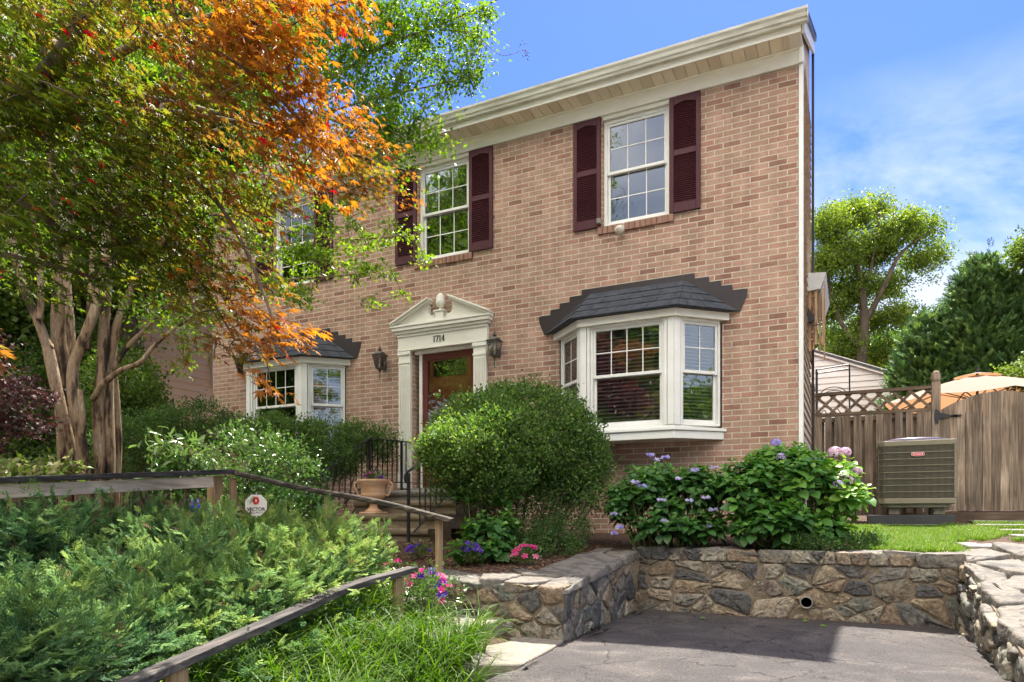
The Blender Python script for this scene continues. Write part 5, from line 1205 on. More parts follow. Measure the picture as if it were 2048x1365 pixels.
P = np.concatenate([P, Pu]); O = np.concatenate([O, Ou]); tone = np.concatenate([tone, tu]); C = np.concatenate([C, Cu])
Pu, Ou, tu, Cu = clusters([EL(700,50,7.4,.62,.6,.42,.6), EL(840,60,7.5,.50,.5,.36,.55), EL(940,40,7.5,.36,.35,.25,.6), EL(800,180,7.5,.55,.5,.36,.5), EL(720,250,7.4,.5,.5,.40,.55), EL(910,160,7.5,.26,.3,.18,.55), EL(820,275,7.4,.33,.4,.2,.5)], 130, 60, .062, rng, .15, .7)
P = np.concatenate([P, Pu]); O = np.concatenate([O, Ou]); tone = np.concatenate([tone, tu]); C = np.concatenate([C, Cu])
lowe = [EL(560,580,6.9,.38,.3,.10,.7), EL(640,520,7.1,.40,.3,.14,.75), EL(560,500,7.1,.3,.3,.12,.6), EL(720,480,7.2,.36,.3,.10,.75), EL(810,470,7.2,.22,.2,.09,.8), EL(740,545,7.1,.36,.25,.07,.7), EL(830,520,7.2,.14,.15,.05,.8), EL(820,585,7.1,.16,.12,.025,.8), EL(690,430,7.2,.25,.2,.12,.8), EL(640,450,7.2,.2,.2,.1,.7), EL(740,605,7.0,.25,.1,.02,.7), EL(600,610,6.9,.25,.15,.04,.6)]
P2, O2, t2, C2 = clusters(lowe, 105, 30, .055, rng, .2, .6)
P = np.concatenate([P, P2]); O = np.concatenate([O, O2]); tone = np.concatenate([tone, t2]); C = np.concatenate([C, C2])
n = len(P); A = unit(rvec(n, rng)*.9+O*.5+np.array([0,0,-.15])); Nn = unit(rvec(n, rng)*.7+np.array([0,0,.8]))
Sz = rng.uniform(.038, .062, n)
branches(cm, limbs, M_bark, C, rng, .0045, nseg=12, jit=.05, maxd=1.3)
fol('foliage', [inst(*T_oval, P, A, Nn, Sz, np.clip(tone+rng.normal(0, .22, n), 0, 1))], G1, cm)
# seed heads on the bare shoot
mb = MB(); c0 = W(1050,100,7.5)
for k in range(26): q = Vector(c0)+Vector((rng.normal(0,.03), rng.normal(0,.03), rng.normal(0,.06))); mb.lathe([(0,-.008),(.008,0),(0,.008)], q, 5)
mb.build('seed_head', M_barkd, cm)

# ---- japanese maple over the foreground
rng = np.random.default_rng(31)
mr_ = (-6.3, -7.4, -.3)
jm = empty('maple_tree', mr_, 'maple with star shaped bronze, green and orange leaves hanging over the front garden', 'tree')
limbs = [
 [(-6.3,-7.4,-.5,.13), (-6.1,-7.2,.6,.12), (-5.7,-7.0,1.4,.10), W(-330,420,3.3,.085), W(-100,230,3.3,.06), W(70,165,3.3,.048), W(140,85,3.3,.04), W(190,-20,3.3,.03)],
 [(-5.7,-7.0,1.4,.08), W(-200,430,3.4,.05), W(0,385,3.4,.026), W(80,430,3.4,.022), W(130,465,3.45,.019), W(200,490,3.5,.016), W(280,480,3.5,.011)],
 [W(-100,230,3.3,.04), W(0,180,3.3,.03), W(110,140,3.4,.026), W(230,110,3.5,.022), W(330,60,3.5,.018), W(470,20,3.5,.012)],
 [W(-200,300,3.5,.045), W(60,260,3.6,.03), W(200,230,3.7,.024), W(330,225,3.8,.018), W(450,240,3.8,.012), W(570,270,3.7,.008)],
 [W(200,230,3.7,.02), W(330,320,3.7,.016), W(430,400,3.6,.012), W(500,520,3.4,.008), W(560,680,3.3,.005)],
 [W(110,140,3.4,.02), W(280,190,3.9,.016), W(450,230,4.4,.014), W(620,280,5.0,.012), W(740,320,5.4,.008), W(840,350,5.6,.004)],
 [W(330,60,3.5,.014), W(480,130,3.5,.010), W(600,240,3.5,.008), W(660,320,3.5,.005)],
 [W(330,320,3.7,.012), W(330,440,3.7,.010), W(400,560,3.6,.007), W(470,680,3.5,.005)],
 [W(-300,520,3.2,.03), W(-100,500,3.3,.02), W(60,520,3.4,.012), W(200,560,3.5,.008)],
]
ME = [EL(-90,60,3.0,.65,.6,.35,.30), EL(90,50,3.2,.55,.5,.30,.32), EL(250,40,3.3,.5,.45,.28,.42), EL(400,40,3.3,.42,.4,.28,.55), EL(520,30,3.4,.30,.35,.24,.78), EL(620,20,3.7,.24,.3,.16,.70), EL(540,110,3.3,.20,.3,.17,.82),
 EL(-60,250,3.1,.5,.5,.34,.16), EL(90,230,3.2,.5,.5,.30,.18), EL(230,240,3.4,.46,.45,.28,.26), EL(370,190,3.4,.40,.4,.26,.42), EL(480,220,3.4,.32,.35,.24,.60), EL(585,300,3.4,.20,.3,.20,.84), EL(635,270,3.6,.14,.2,.10,.8),
 EL(0,450,3.2,.45,.4,.24,.14), EL(150,400,3.3,.45,.4,.24,.16), EL(290,390,3.5,.42,.4,.26,.22), EL(400,360,3.5,.38,.4,.24,.36), EL(505,390,3.5,.20,.3,.15,.6), EL(600,370,3.8,.15,.3,.10,.7),
 EL(660,230,5.2,.36,.35,.16,.70), EL(720,280,5.4,.34,.3,.15,.68), EL(780,330,5.5,.24,.25,.10,.66), EL(825,350,5.6,.12,.12,.05,.7), EL(690,350,5.3,.36,.3,.18,.55), EL(740,390,5.4,.25,.25,.10,.6), 
 EL(260,540,3.6,.34,.35,.16,.20), EL(370,520,3.6,.34,.3,.20,.26), EL(450,500,3.5,.24,.25,.16,.5), EL(420,620,3.5,.24,.2,.16,.42), EL(490,600,3.4,.18,.2,.14,.66), EL(535,670,3.35,.17,.18,.13,.76), EL(570,720,3.3,.11,.12,.09,.86), EL(490,700,3.4,.16,.15,.10,.62), EL(440,680,3.4,.14,.15,.10,.5), EL(535,670,3.2,.10,.1,.10,.84), EL(545,775,3.3,.035,.05,.03,.98),
 EL(140,560,3.4,.35,.3,.14,.15)]
P, O, tone, C = clusters(ME, 660, 24, .001, rng, .25, .45)
nC = len(C); right = np.array([CT, ST, 0]); dC = unit(right*.9+unit(rng.normal(size=(nC, 3)))*.45+np.array([0,0,-.38])); dC = np.repeat(dC, 24, 0); nn_ = len(P)
P = P+dC*rng.uniform(-.17, .17, (nn_, 1))+rng.normal(size=(nn_, 3))*np.array([.045,.045,.022])
P3, O3, t3, C3 = clusters([EL(-10,655,1.55,.035,.05,.03,.75), EL(-35,720,1.6,.03,.05,.04,.55)], 4, 3, .012, rng)
P = np.concatenate([P, P3]); O = np.concatenate([O, O3]); tone = np.concatenate([tone, t3])
n = len(P); right = np.array([CT, ST, 0]); A = unit(rvec(n, rng)*.45+right*.6+O*.2+np.array([0,0,-.36])); Nn = unit(rvec(n, rng)*.30+np.array([0,0,1])+right*.25)
Sz = rng.uniform(.028, .046, n)*(1+.25*(tone > .72)); val = tone+rng.normal(0, .075, n)-.03+np.where(rng.random(n) < .12, .15, 0); red = rng.random(n) < .014; val = np.where(red, 1.0, np.clip(val, 0, .95))
branches(jm, limbs, M_barkd, C, rng, .0035, nseg=9, jit=.1, maxd=1.0)
fol('foliage', mixed(T_map, P, A, Nn, Sz, val, rng), G_maple, jm)

# ---- generic far tree
def far_tree(name, label, cat, root, H_, ells, nc, per, sig, size, mt, limbs, seed, bark=M_barkd, group=None, temps=None, maxd=6):
    rng = np.random.default_rng(seed); t = empty(name, root, label, cat, group)
    P, O, tone, C = clusters(ells, nc, per, sig, rng, .45, .75); n = len(P)
    branches(t, limbs, bark, C[::3], rng, .012, nseg=7, maxd=maxd)
    fol('foliage', mixed(temps or T_leafc, P, rvec(n, rng), rvec(n, rng), rng.uniform(.7, 1.3, n)*size, np.clip(tone+rng.normal(0, .22, n), 0, 1), rng), mt, t)
    return t
# right: broad tree behind the garage
Zt = 21.
tb = W(1722,900,Zt)
far_tree('oak_tree', 'airy light green tree rising behind the garage', 'tree', (tb[0], tb[1], .3), 9,
 [EL(a_, b_, Zt+(i_ % 3)*.5, r_, r_*1.2, r_*.72, .6) for i_, (a_, b_, r_) in enumerate([(1655,450,.55),(1700,432,.5),(1752,412,.40),(1800,445,.5),(1850,460,.42),(1872,505,.34),(1690,505,.62),(1760,495,.6),(1830,525,.45),(1650,535,.6),(1710,575,.6),(1780,570,.5),(1850,565,.26),(1660,615,.55),(1735,645,.5),(1800,630,.36),(1690,695,.6),(1760,705,.5)])],
 520, 24, .19, .23, G_oak, [[W(1722,900,Zt,.2),W(1722,720,Zt,.16),W(1728,640,Zt,.13),W(1720,560,Zt,.10),W(1700,480,Zt,.06)], [W(1728,650,Zt,.1),W(1760,590,Zt,.08),W(1800,510,Zt,.05),W(1850,470,Zt,.03)], [W(1722,700,Zt,.1),W(1690,660,Zt,.07),W(1665,600,Zt,.06),W(1650,520,Zt,.03)], [W(1722,620,Zt,.07),W(1745,520,Zt,.05),W(1760,430,Zt,.03)]], 51)
far_tree('backdrop_tree', 'dark green trees low in the distance between the garage roof and the cypresses', 'tree', W(1760,900,27)[:2]+(.3,), 6,
 [EL(1650,720,27,1.4,1.5,1.2,.3), EL(1720,735,27,1.3,1.5,.9,.3), EL(1790,715,27,1.2,1.5,1.1,.35), EL(1850,700,27,1.2,1.5,1.2,.3)], 300, 24, .24, .34, G_far, [[W(1760,900,27,.15),W(1750,760,27,.1),W(1720,700,27,.05)]], 55)
# conifers on the right
def conifer(px, pyt, pyb, Z, rad, label, seed, nc=420):
    rng = np.random.default_rng(seed); b = wp(px, pyb, Z); top = wp(px, pyt, Z).z; t = empty('cypress_tree', (b.x, b.y, .3), label, 'tree', 'cypress hedge trees behind the umbrella')
    hh = rng.random(nc)**.8; z = .3+(top-.3)*hh; ang = rng.random(nc)*2*math.pi; rr_ = rad*(1-hh**1.7)**.75*(.75+.4*rng.random(nc)); C = np.stack([b.x+rr_*np.cos(ang), b.y+rr_*np.sin(ang), z], 1)
    out = np.stack([np.cos(ang), np.sin(ang), .75+0*ang], 1); per = 30; P = (C[:, None]+rng.normal(size=(nc, per, 3))*.14).reshape(-1, 3); O = np.repeat(unit(out), per, 0); n = len(P)
    A = unit(O+rvec(n, rng)*.55+np.array([0,0,.25])); Nn = unit(np.cross(A, rvec(n, rng))*.5+O*.4+np.array([0,0,.4]))
    mb = MB(); mb.tube([(b.x,b.y,.2),(b.x,b.y,top-.3)], [.16,.03], 7, val=.5); mb.build('trunk', M_barkd, t, smooth=True)
    lay = np.repeat(rng.random(nc)*.5, per)
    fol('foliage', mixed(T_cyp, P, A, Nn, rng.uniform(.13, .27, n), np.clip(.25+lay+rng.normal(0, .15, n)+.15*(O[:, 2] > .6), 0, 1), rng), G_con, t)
for a in [(2012,572,900,15.6,.8,'narrow cypress with a pointed top directly behind the umbrella peak',60,330), (1962,540,900,16.0,1.05,'tall dark green cypress with twin tips behind the umbrella',61,560), (1862,650,900,16.5,1.1,'shorter dark green cypress beside the garage',62,460), (2065,575,900,16.5,1.3,'dark green cypress cut by the right edge of the photo',63,520), (1915,620,900,17.5,1.0,'dark green cypress between its taller and shorter neighbours',64,380)]: conifer(*a)
far_tree('leafy_tree', 'light green leafy branches above the cypress at the far right edge', 'tree', W(2150,900,15)[:2]+(.3,), 7,
 [EL(2062,500,15,.32,.5,.30,.7), EL(2130,500,15,.7,.7,.6,.6)], 80, 24, .13, .22, G_far, [[W(2150,900,15,.14),W(2140,650,15,.1),W(2110,520,15,.07),W(2060,480,15,.03)]], 66)
far_tree('garden_shrub', 'small yellow green shrub beside the umbrella at the right edge', 'shrub', W(2070,900,11.5)[:2]+(.3,), 3,
 [EL(2055,750,11.5,.30,.3,.22,.9), EL(2085,800,11.5,.4,.4,.4,.8)], 40, 24, .09, .16, G_far, [[W(2070,950,11.5,.03),W(2065,820,11.5,.02),W(2050,750,11.5,.01)]], 67)
# left background trees
for k, (lab, ee, Z, seed, tx) in enumerate([
 ('tall bright green tree far behind the pale trunks, at the left edge', [EL(-60,300,12.5,1.8,1.7,1.7,.65), EL(60,120,12.5,1.8,1.7,1.5,.75), EL(-100,600,12.5,1.5,1.6,1.3,.6), EL(110,440,12.5,1.5,1.4,1.4,.7), EL(-40,-100,12.5,2.0,1.8,1.5,.6), EL(20,620,12.5,1.2,1.2,.8,.6)], 12.5, 71, 30),
 ('broad green tree behind the trunks and beside the neighbouring house', [EL(300,180,14,1.9,1.8,1.8,.65), EL(430,330,14.5,1.3,1.3,1.3,.65), EL(230,430,13.5,1.6,1.5,1.2,.7), EL(400,60,14.5,1.7,1.8,1.5,.65), EL(200,560,13.2,.8,.9,.5,.75), EL(400,440,13.5,.6,.7,.5,.7)], 13.5, 72, 250)]):
    b = W(tx, 950, Z); far_tree('shade_tree', lab, 'tree', (b[0], b[1], .2), 14, ee, 620, 26, .26, .36, G_far, [[W(tx,950,Z,.35),W(tx,600,Z,.28),W(tx+10,300,Z,.2),W(tx,50,Z,.1)], [W(tx,600,Z,.2),W(tx+110,400,Z,.12),W(tx+130,200,Z,.06)], [W(tx,650,Z,.2),W(tx-110,450,Z,.12),W(tx-150,200,Z,.06)]], seed)
b = W(110, 980, 12)
far_tree('dense_shrub_tree', 'dense dark green tall shrub filling the space behind the pale trunks', 'shrub', (b[0], b[1], .1), 3,
 [EL(30,760,12,1.2,1,.75,.35), EL(110,820,12,1.2,1,.8,.25), EL(220,790,12.5,.7,.8,.55,.5), EL(-60,850,12,1.2,1,.9,.25), EL(170,700,12.5,.8,.8,.5,.45), EL(60,930,11.8,1.4,.8,.5,.2)], 420, 24, .16, .23, G_box if False else G_far, [[W(110,1000,12,.05),W(90,850,12,.04),W(60,740,12,.02)], [W(110,1000,12,.05),W(170,850,12,.03),W(210,760,12,.02)]], 73)
# purple weeping maple at the left edge
b = W(-20, 980, 6.2); rng = np.random.default_rng(81)
pm_ = empty('purple_maple', (b[0], b[1], 0), 'low weeping maple with dark purple foliage at the left edge', 'tree')
P, O, tone, C = clusters([EL(0,790,6.2,.45,.4,.22,.4), EL(-60,700,6.2,.4,.4,.25,.5), EL(50,850,6.2,.28,.3,.12,.35), EL(-20,870,6.2,.4,.3,.14,.3)], 110, 30, .06, rng, .3, .5); n = len(P)
branches(pm_, [[W(-20,1010,6.2,.04),W(-40,880,6.2,.035),W(-20,780,6.2,.02),W(40,800,6.2,.01)]], M_barkd, C, rng, .004)
fol('foliage', mixed(T_map, P, unit(rvec(n, rng)*.5+np.array([.5,.2,-.5])), unit(rvec(n, rng)*.5+np.array([0,0,1])), rng.uniform(.025, .04, n), np.clip(tone+rng.normal(0, .2, n), 0, 1), rng), G_purp, pm_)

# ---- clipped and loose shrubs
def shrub(name, label, ells, nc, per, sig, size, mt, seed, tmpl=T_oval, cat='shrub', up=.5, stems=9, flat=1., shell=.7, tone_sd=.2, droop=0., stemmat=None, group=None, twigs=True, holes=0):
    rng = np.random.default_rng(seed); E = np.array(ells); c = E[:, :3].mean(0); zb = float(gz(c[0], c[1]))
    t = empty(name, (c[0], c[1], zb), label, cat, group); P, O, tone, C = clusters(ells, nc, per, sig, rng, shell, flat)
    keep = P[:, 2] > gz(P[:, 0], P[:, 1])+.02
    if holes:
        q = np.repeat(C, per, 0); f_ = np.sin(q[:, 0]*9.1+1.3)*np.sin(q[:, 1]*8.3+.7)+np.sin(q[:, 2]*10.7+q[:, 0]*4.1)*.7; keep &= ~((f_ > .62) & (rng.random(len(P)) < holes))
        st_ = np.repeat(rng.random(len(C)) < .028, per); P = np.where(st_[:, None], q+(P-q)*.55+O*rng.uniform(.03, .13, (len(P), 1))+np.array([0,0,.03]), P)
    P, O, tone = P[keep], O[keep], tone[keep]; n = len(P)
    A = unit(O*.6+rvec(n, rng)*.8+np.array([0,0,up-droop])); Nn = unit(O*.5+rvec(n, rng)*.6+np.array([0,0,.6]))
    limbs = []; r = random.Random(seed)
    for k in range(stems):
        e = E[r.randrange(len(E))]; tgt = e[:3]+np.array([r.uniform(-.6,.6)*e[3], r.uniform(-.6,.6)*e[4], r.uniform(-.2,.5)*e[5]])
        b0 = np.array([c[0]+(tgt[0]-c[0])*.35, c[1]+(tgt[1]-c[1])*.35, zb-.05]); m_ = (b0+tgt)/2+np.array([r.uniform(-.06,.06), r.uniform(-.06,.06), 0])
        limbs.append([tuple(b0)+(.014,), tuple(m_)+(.010,), tuple(tgt)+(.005,)])
    branches(t, limbs, stemmat or M_twig, C[::2] if twigs else None, rng, .003, nseg=6, name='stems')
    fol('foliage', [inst(*tmpl, P, A, Nn, rng.uniform(.75, 1.3, n)*size, np.clip(tone+rng.normal(0, tone_sd, n), 0, 1))], mt, t)
    return t
shrub('boxwood', 'broad dome shaped bush between the red door and the right bay window',
 [EL(1052,880,7.4,.74,.70,.58,.50), EL(1128,922,7.4,.46,.55,.44,.45), EL(965,872,7.1,.48,.55,.43,.55), EL(1045,915,7.2,.60,.6,.30,.42), EL(940,900,6.6,.44,.45,.29,.60), EL(900,910,6.6,.24,.34,.22,.58), EL(1010,890,6.75,.44,.5,.38,.55), EL(975,955,6.6,.42,.35,.22,.4)], 3500, 30, .041, .033, G_box, 91, T_small, shell=.78, stems=18, holes=.5, tone_sd=.24)
shrub('boxwood', 'straggly bare lower growth under the broad dome shaped bush',
 [EL(1000,1000,6.9,.5,.4,.22,.4), EL(1120,1000,7.1,.5,.45,.24,.4), EL(1190,960,7.3,.22,.3,.3,.45), EL(900,975,6.9,.22,.3,.14,.4)], 420, 18, .06, .028, G_box, 92, T_small, shell=.3, stems=18)
shrub('azalea', 'dark green hedge shrub under the left bay window beside the iron railing',
 [EL(635,888,9.3,.55,.45,.28,.5), EL(715,885,9.5,.28,.35,.24,.45), EL(560,880,9.3,.5,.5,.28,.5), EL(650,925,9.0,.45,.35,.22,.35), EL(520,870,9.4,.4,.4,.22,.5), EL(768,888,9.9,.14,.2,.24,.45)], 1300, 26, .055, .038, G_box, 93, T_oval, shell=.7, holes=.7)
shrub('azalea', 'bright sunlit leafy shrub behind the timber rail corner',
 [EL(500,920,6.9,.42,.4,.28,.75), EL(560,950,6.9,.32,.35,.30,.7), EL(470,960,6.8,.26,.3,.20,.65), EL(520,1010,6.8,.5,.4,.25,.35), EL(590,1010,7.0,.35,.3,.25,.35)], 430, 24, .065, .042, G_rho, 94, T_oval, shell=.6, holes=.75)
shrub('rhododendron', 'open shrub with long glossy leaves in whorls behind the timber rail',
 [EL(345,890,6.9,.16,.2,.10,.9), EL(380,920,6.9,.16,.2,.08,.85), EL(360,960,7.0,.35,.3,.18,.4), EL(320,900,6.9,.10,.1,.08,.9)], 64, 11, .035, .105, G_rho, 95, T_long, up=.1, shell=.4, stems=6)
shrub('yew_hedge', 'dark clipped hedge in front of the neighbouring house wall',
 [EL(290,880,9.6,.6,.5,.36,.35), EL(400,850,9.8,.5,.5,.30,.3), EL(250,900,9.4,.4,.4,.4,.4), EL(460,880,10.2,.5,.5,.3,.3), EL(345,850,9.8,.4,.4,.25,.35)], 620, 30, .06, .035, G_box, 96, T_small, shell=.7)
shrub('viburnum', 'green leafy shrub directly right of the tall trunks', [EL(245,760,10.5,.55,.5,.4,.6), EL(280,800,10.5,.3,.4,.25,.6), EL(230,840,10.4,.5,.5,.35,.4)], 300, 24, .075, .06, G_far, 97, T_oval, shell=.6)
shrub('hosta', 'low yellow green leafy plants behind the level timber rail', [EL(50,950,6.3,.5,.25,.05,.9), EL(110,945,6.4,.2,.2,.05,.9)], 90, 14, .05, .075, G_grass, 98, T_oval, up=.0, shell=.3, stems=3, cat='plant')
shrub('cotoneaster', 'low dark small leaved bush at the foot of the large clipped bush', [EL(1095,1090,6.5,.34,.3,.13,.30), EL(1060,1070,6.6,.3,.3,.15,.25), EL(1120,1060,6.8,.3,.3,.15,.25)], 330, 24, .035, .022, G_box, 99, T_small, shell=.6)
shrub('ground_cover_shrub', 'low dark green mound of small leaves at the edge of the lawn above the wall', [EL(1690,1090,6.3,.26,.25,.09,.3), EL(1630,1092,6.2,.22,.2,.07,.25), EL(1735,1085,6.4,.16,.2,.08,.35), EL(1600,1085,6.3,.2,.2,.09,.3)], 300, 22, .03, .024, G_box, 100, T_oval, shell=.5)

# ---- junipers
def juniper(label, ells, nc, per, seed, size, tone_hi):
    rng = np.random.default_rng(seed); E = np.array(ells); c = E[:, :3].mean(0); t = empty('juniper', (c[0], c[1], float(gz(c[0], c[1]))), label, 'shrub', 'spreading junipers in the front bed')
    k = rng.choice(len(E), nc, p=E[:, 3]*E[:, 4]/np.sum(E[:, 3]*E[:, 4])); e = E[k]
    d = unit(rng.normal(size=(nc, 3))); d[:, 2] = np.abs(d[:, 2])*rng.choice([1, 1, 1, -.2], nc); r = .55+.5*rng.random((nc, 1))
    C = e[:, :3]+d*r*e[:, 3:6]; keep = C[:, 2] > gz(C[:, 0], C[:, 1])-.02; C, d, e = C[keep], d[keep], e[keep]; nc = len(C)
    plume = unit(np.stack([d[:, 0]*.9+rng.normal(0, .5, nc), d[:, 1]*.9+rng.normal(0, .5, nc), .30+.5*d[:, 2]+rng.normal(0, .22, nc)], 1))
    u = rng.random((nc, per, 1)); P = (C[:, None]+plume[:, None]*(u*.30-.10)+rng.normal(size=(nc, per, 3))*.024).reshape(-1, 3); n = len(P)
    A = unit(np.repeat(plume, per, 0)+rvec(n, rng)*.55); Nn = unit(rvec(n, rng)*.6+np.array([0,0,1]))
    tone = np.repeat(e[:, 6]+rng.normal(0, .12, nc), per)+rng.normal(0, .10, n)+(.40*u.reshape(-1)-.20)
    brown = rng.random(n) < .012
    fol('foliage', mixed(T_jun, P, A, Nn, rng.uniform(.6, 1.25, n)*size, np.where(brown, 1, np.clip(tone, 0, .88)), rng), G_jun, t)
    limbs = []
    r = random.Random(seed)
    for j in range(0, nc, max(1, nc//40)): p = C[j]; b0 = c.copy(); b0[2] = float(gz(c[0], c[1])); limbs.append([tuple(b0)+(.018,), tuple((b0+p)/2+np.array([0,0,.05]))+(.010,), tuple(p)+(.004,)])
    branches(t, limbs, M_twig, None, name='stems', nseg=5)
    return t
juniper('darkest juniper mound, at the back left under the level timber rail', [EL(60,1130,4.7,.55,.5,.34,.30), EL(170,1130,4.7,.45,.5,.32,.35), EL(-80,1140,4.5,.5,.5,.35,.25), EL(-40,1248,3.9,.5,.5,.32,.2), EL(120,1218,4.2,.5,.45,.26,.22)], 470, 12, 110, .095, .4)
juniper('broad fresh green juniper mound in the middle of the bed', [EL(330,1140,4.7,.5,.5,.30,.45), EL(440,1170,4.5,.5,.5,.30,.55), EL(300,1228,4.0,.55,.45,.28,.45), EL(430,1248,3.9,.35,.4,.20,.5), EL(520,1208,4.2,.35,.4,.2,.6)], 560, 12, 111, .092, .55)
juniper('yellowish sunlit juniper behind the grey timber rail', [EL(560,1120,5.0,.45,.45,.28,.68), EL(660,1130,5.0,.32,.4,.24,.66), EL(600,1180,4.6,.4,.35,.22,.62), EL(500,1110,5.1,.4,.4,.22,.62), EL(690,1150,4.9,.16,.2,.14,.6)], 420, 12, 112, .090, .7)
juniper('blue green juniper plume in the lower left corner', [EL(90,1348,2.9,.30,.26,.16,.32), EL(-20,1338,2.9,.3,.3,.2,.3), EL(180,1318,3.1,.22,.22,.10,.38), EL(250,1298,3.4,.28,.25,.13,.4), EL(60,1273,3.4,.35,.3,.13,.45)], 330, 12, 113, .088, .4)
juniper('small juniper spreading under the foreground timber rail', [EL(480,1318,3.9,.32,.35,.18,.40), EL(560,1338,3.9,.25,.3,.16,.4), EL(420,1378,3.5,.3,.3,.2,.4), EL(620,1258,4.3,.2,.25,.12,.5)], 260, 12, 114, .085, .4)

# ---- grass-like plants
def blades(name, bases, n_per, length, width, mt, seed, label, cat, kind=None, spread=.10, arch=.9, parent=None, tone=.5, group=None, seg=6):
    rng = np.random.default_rng(seed); V = []; F = []; A = []; B = np.array(bases, float); nb = len(B); n = nb*n_per
    b = np.repeat(B, n_per, 0); ang = rng.random(n)*2*math.pi; rr_ = spread*np.sqrt(rng.random(n)); b = b+np.stack([rr_*np.cos(ang), rr_*np.sin(ang), 0*ang], 1)
    a2 = ang+rng.normal(0, .7, n); d = np.stack([np.cos(a2), np.sin(a2)], 1); L_ = length*rng.uniform(.6, 1.15, n); ar = arch*rng.uniform(.5, 1.3, n)
    sgm = np.linspace(0, 1, seg+1); th0 = rng.uniform(.05, .35, n)
    theta = th0[:, None]+ar[:, None]*(sgm[None]**1.4)*1.9; dl = L_[:, None]/seg
    x = np.concatenate([np.zeros((n, 1)), np.cumsum(np.sin((theta[:, :-1]+theta[:, 1:])/2)*dl, 1)], 1); z = np.concatenate([np.zeros((n, 1)), np.cumsum(np.cos((theta[:, :-1]+theta[:, 1:])/2)*dl, 1)], 1)
    c = b[:, None]+np.stack([d[:, :1]*x, d[:, 1:]*x, z], 2); side = np.stack([-d[:, 1], d[:, 0], 0*ang], 1)[:, None]; w_ = (width*(1-sgm**2.2)+.0003)[None, :, None]*rng.uniform(.7, 1.2, (n, 1, 1))
    tw = rng.normal(0, .5, (n, 1, 1)); side = side+np.array([0,0,1])*tw*.5
    V = np.stack([c-side*w_, c+side*w_], 2).reshape(-1, 3); m = 2*(seg+1); i0 = (np.arange(n)*m)[:, None]; k = np.arange(seg)[None]*2
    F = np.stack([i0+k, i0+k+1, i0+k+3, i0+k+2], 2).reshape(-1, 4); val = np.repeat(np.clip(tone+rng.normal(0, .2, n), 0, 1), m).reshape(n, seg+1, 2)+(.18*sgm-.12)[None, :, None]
    o = fol(name, [(V, F, val.reshape(-1))], mt, parent)
    if label: tag(o, label, cat, group, kind)
    return o
rng = np.random.default_rng(120); bs = []
for k in range(340):
    x = rng.uniform(-2.95, -1.42); y = rng.uniform(-6.3, -4.35)
    if x > -1.62 and y > -4.75: continue
    if y > -4.85 and -2.45 < x < -1.72 and rng.random() < .75: continue
    bs.append((x, y, float(gz(x, y))-.01))
for k in range(60): x = rng.uniform(-3.2, -2.4); y = rng.uniform(-4.9, -4.5); bs.append((x, y, float(gz(x, y))))
for k in range(26): x = rng.uniform(-4.3, -3.6); y = rng.uniform(-4.9, -4.5); bs.append((x, y, float(gz(x, y))))
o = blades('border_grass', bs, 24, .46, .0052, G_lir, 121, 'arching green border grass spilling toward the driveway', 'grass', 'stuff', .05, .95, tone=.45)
bs = []; rng = np.random.default_rng(122)
while len(bs) < 5200:
    x = rng.uniform(.3, 1.95); y = rng.uniform(-1.62, 1.6)
    edge = 1.45+.16*math.sin(y*3)+(.45 if y > -.9 else 0)
    if x > edge or (x > 1.38 and y < -.5) or (y < .9 and x < .45+.1*math.sin(y*4)): continue
    bs.append((x, y, float(gz(x, y))))
for y0 in (-.50, .40, 1.19, 1.97):
    for k in range(260): x = rng.uniform(1.9, 3.6); y = y0+rng.uniform(-.08, .08); bs.append((x, y, float(gz(x, y))))
blades('lawn', bs, 8, .062, .0024, G_grass, 123, 'short bright green lawn above the stone wall', 'grass', 'stuff', .05, .5, tone=.62, seg=3)

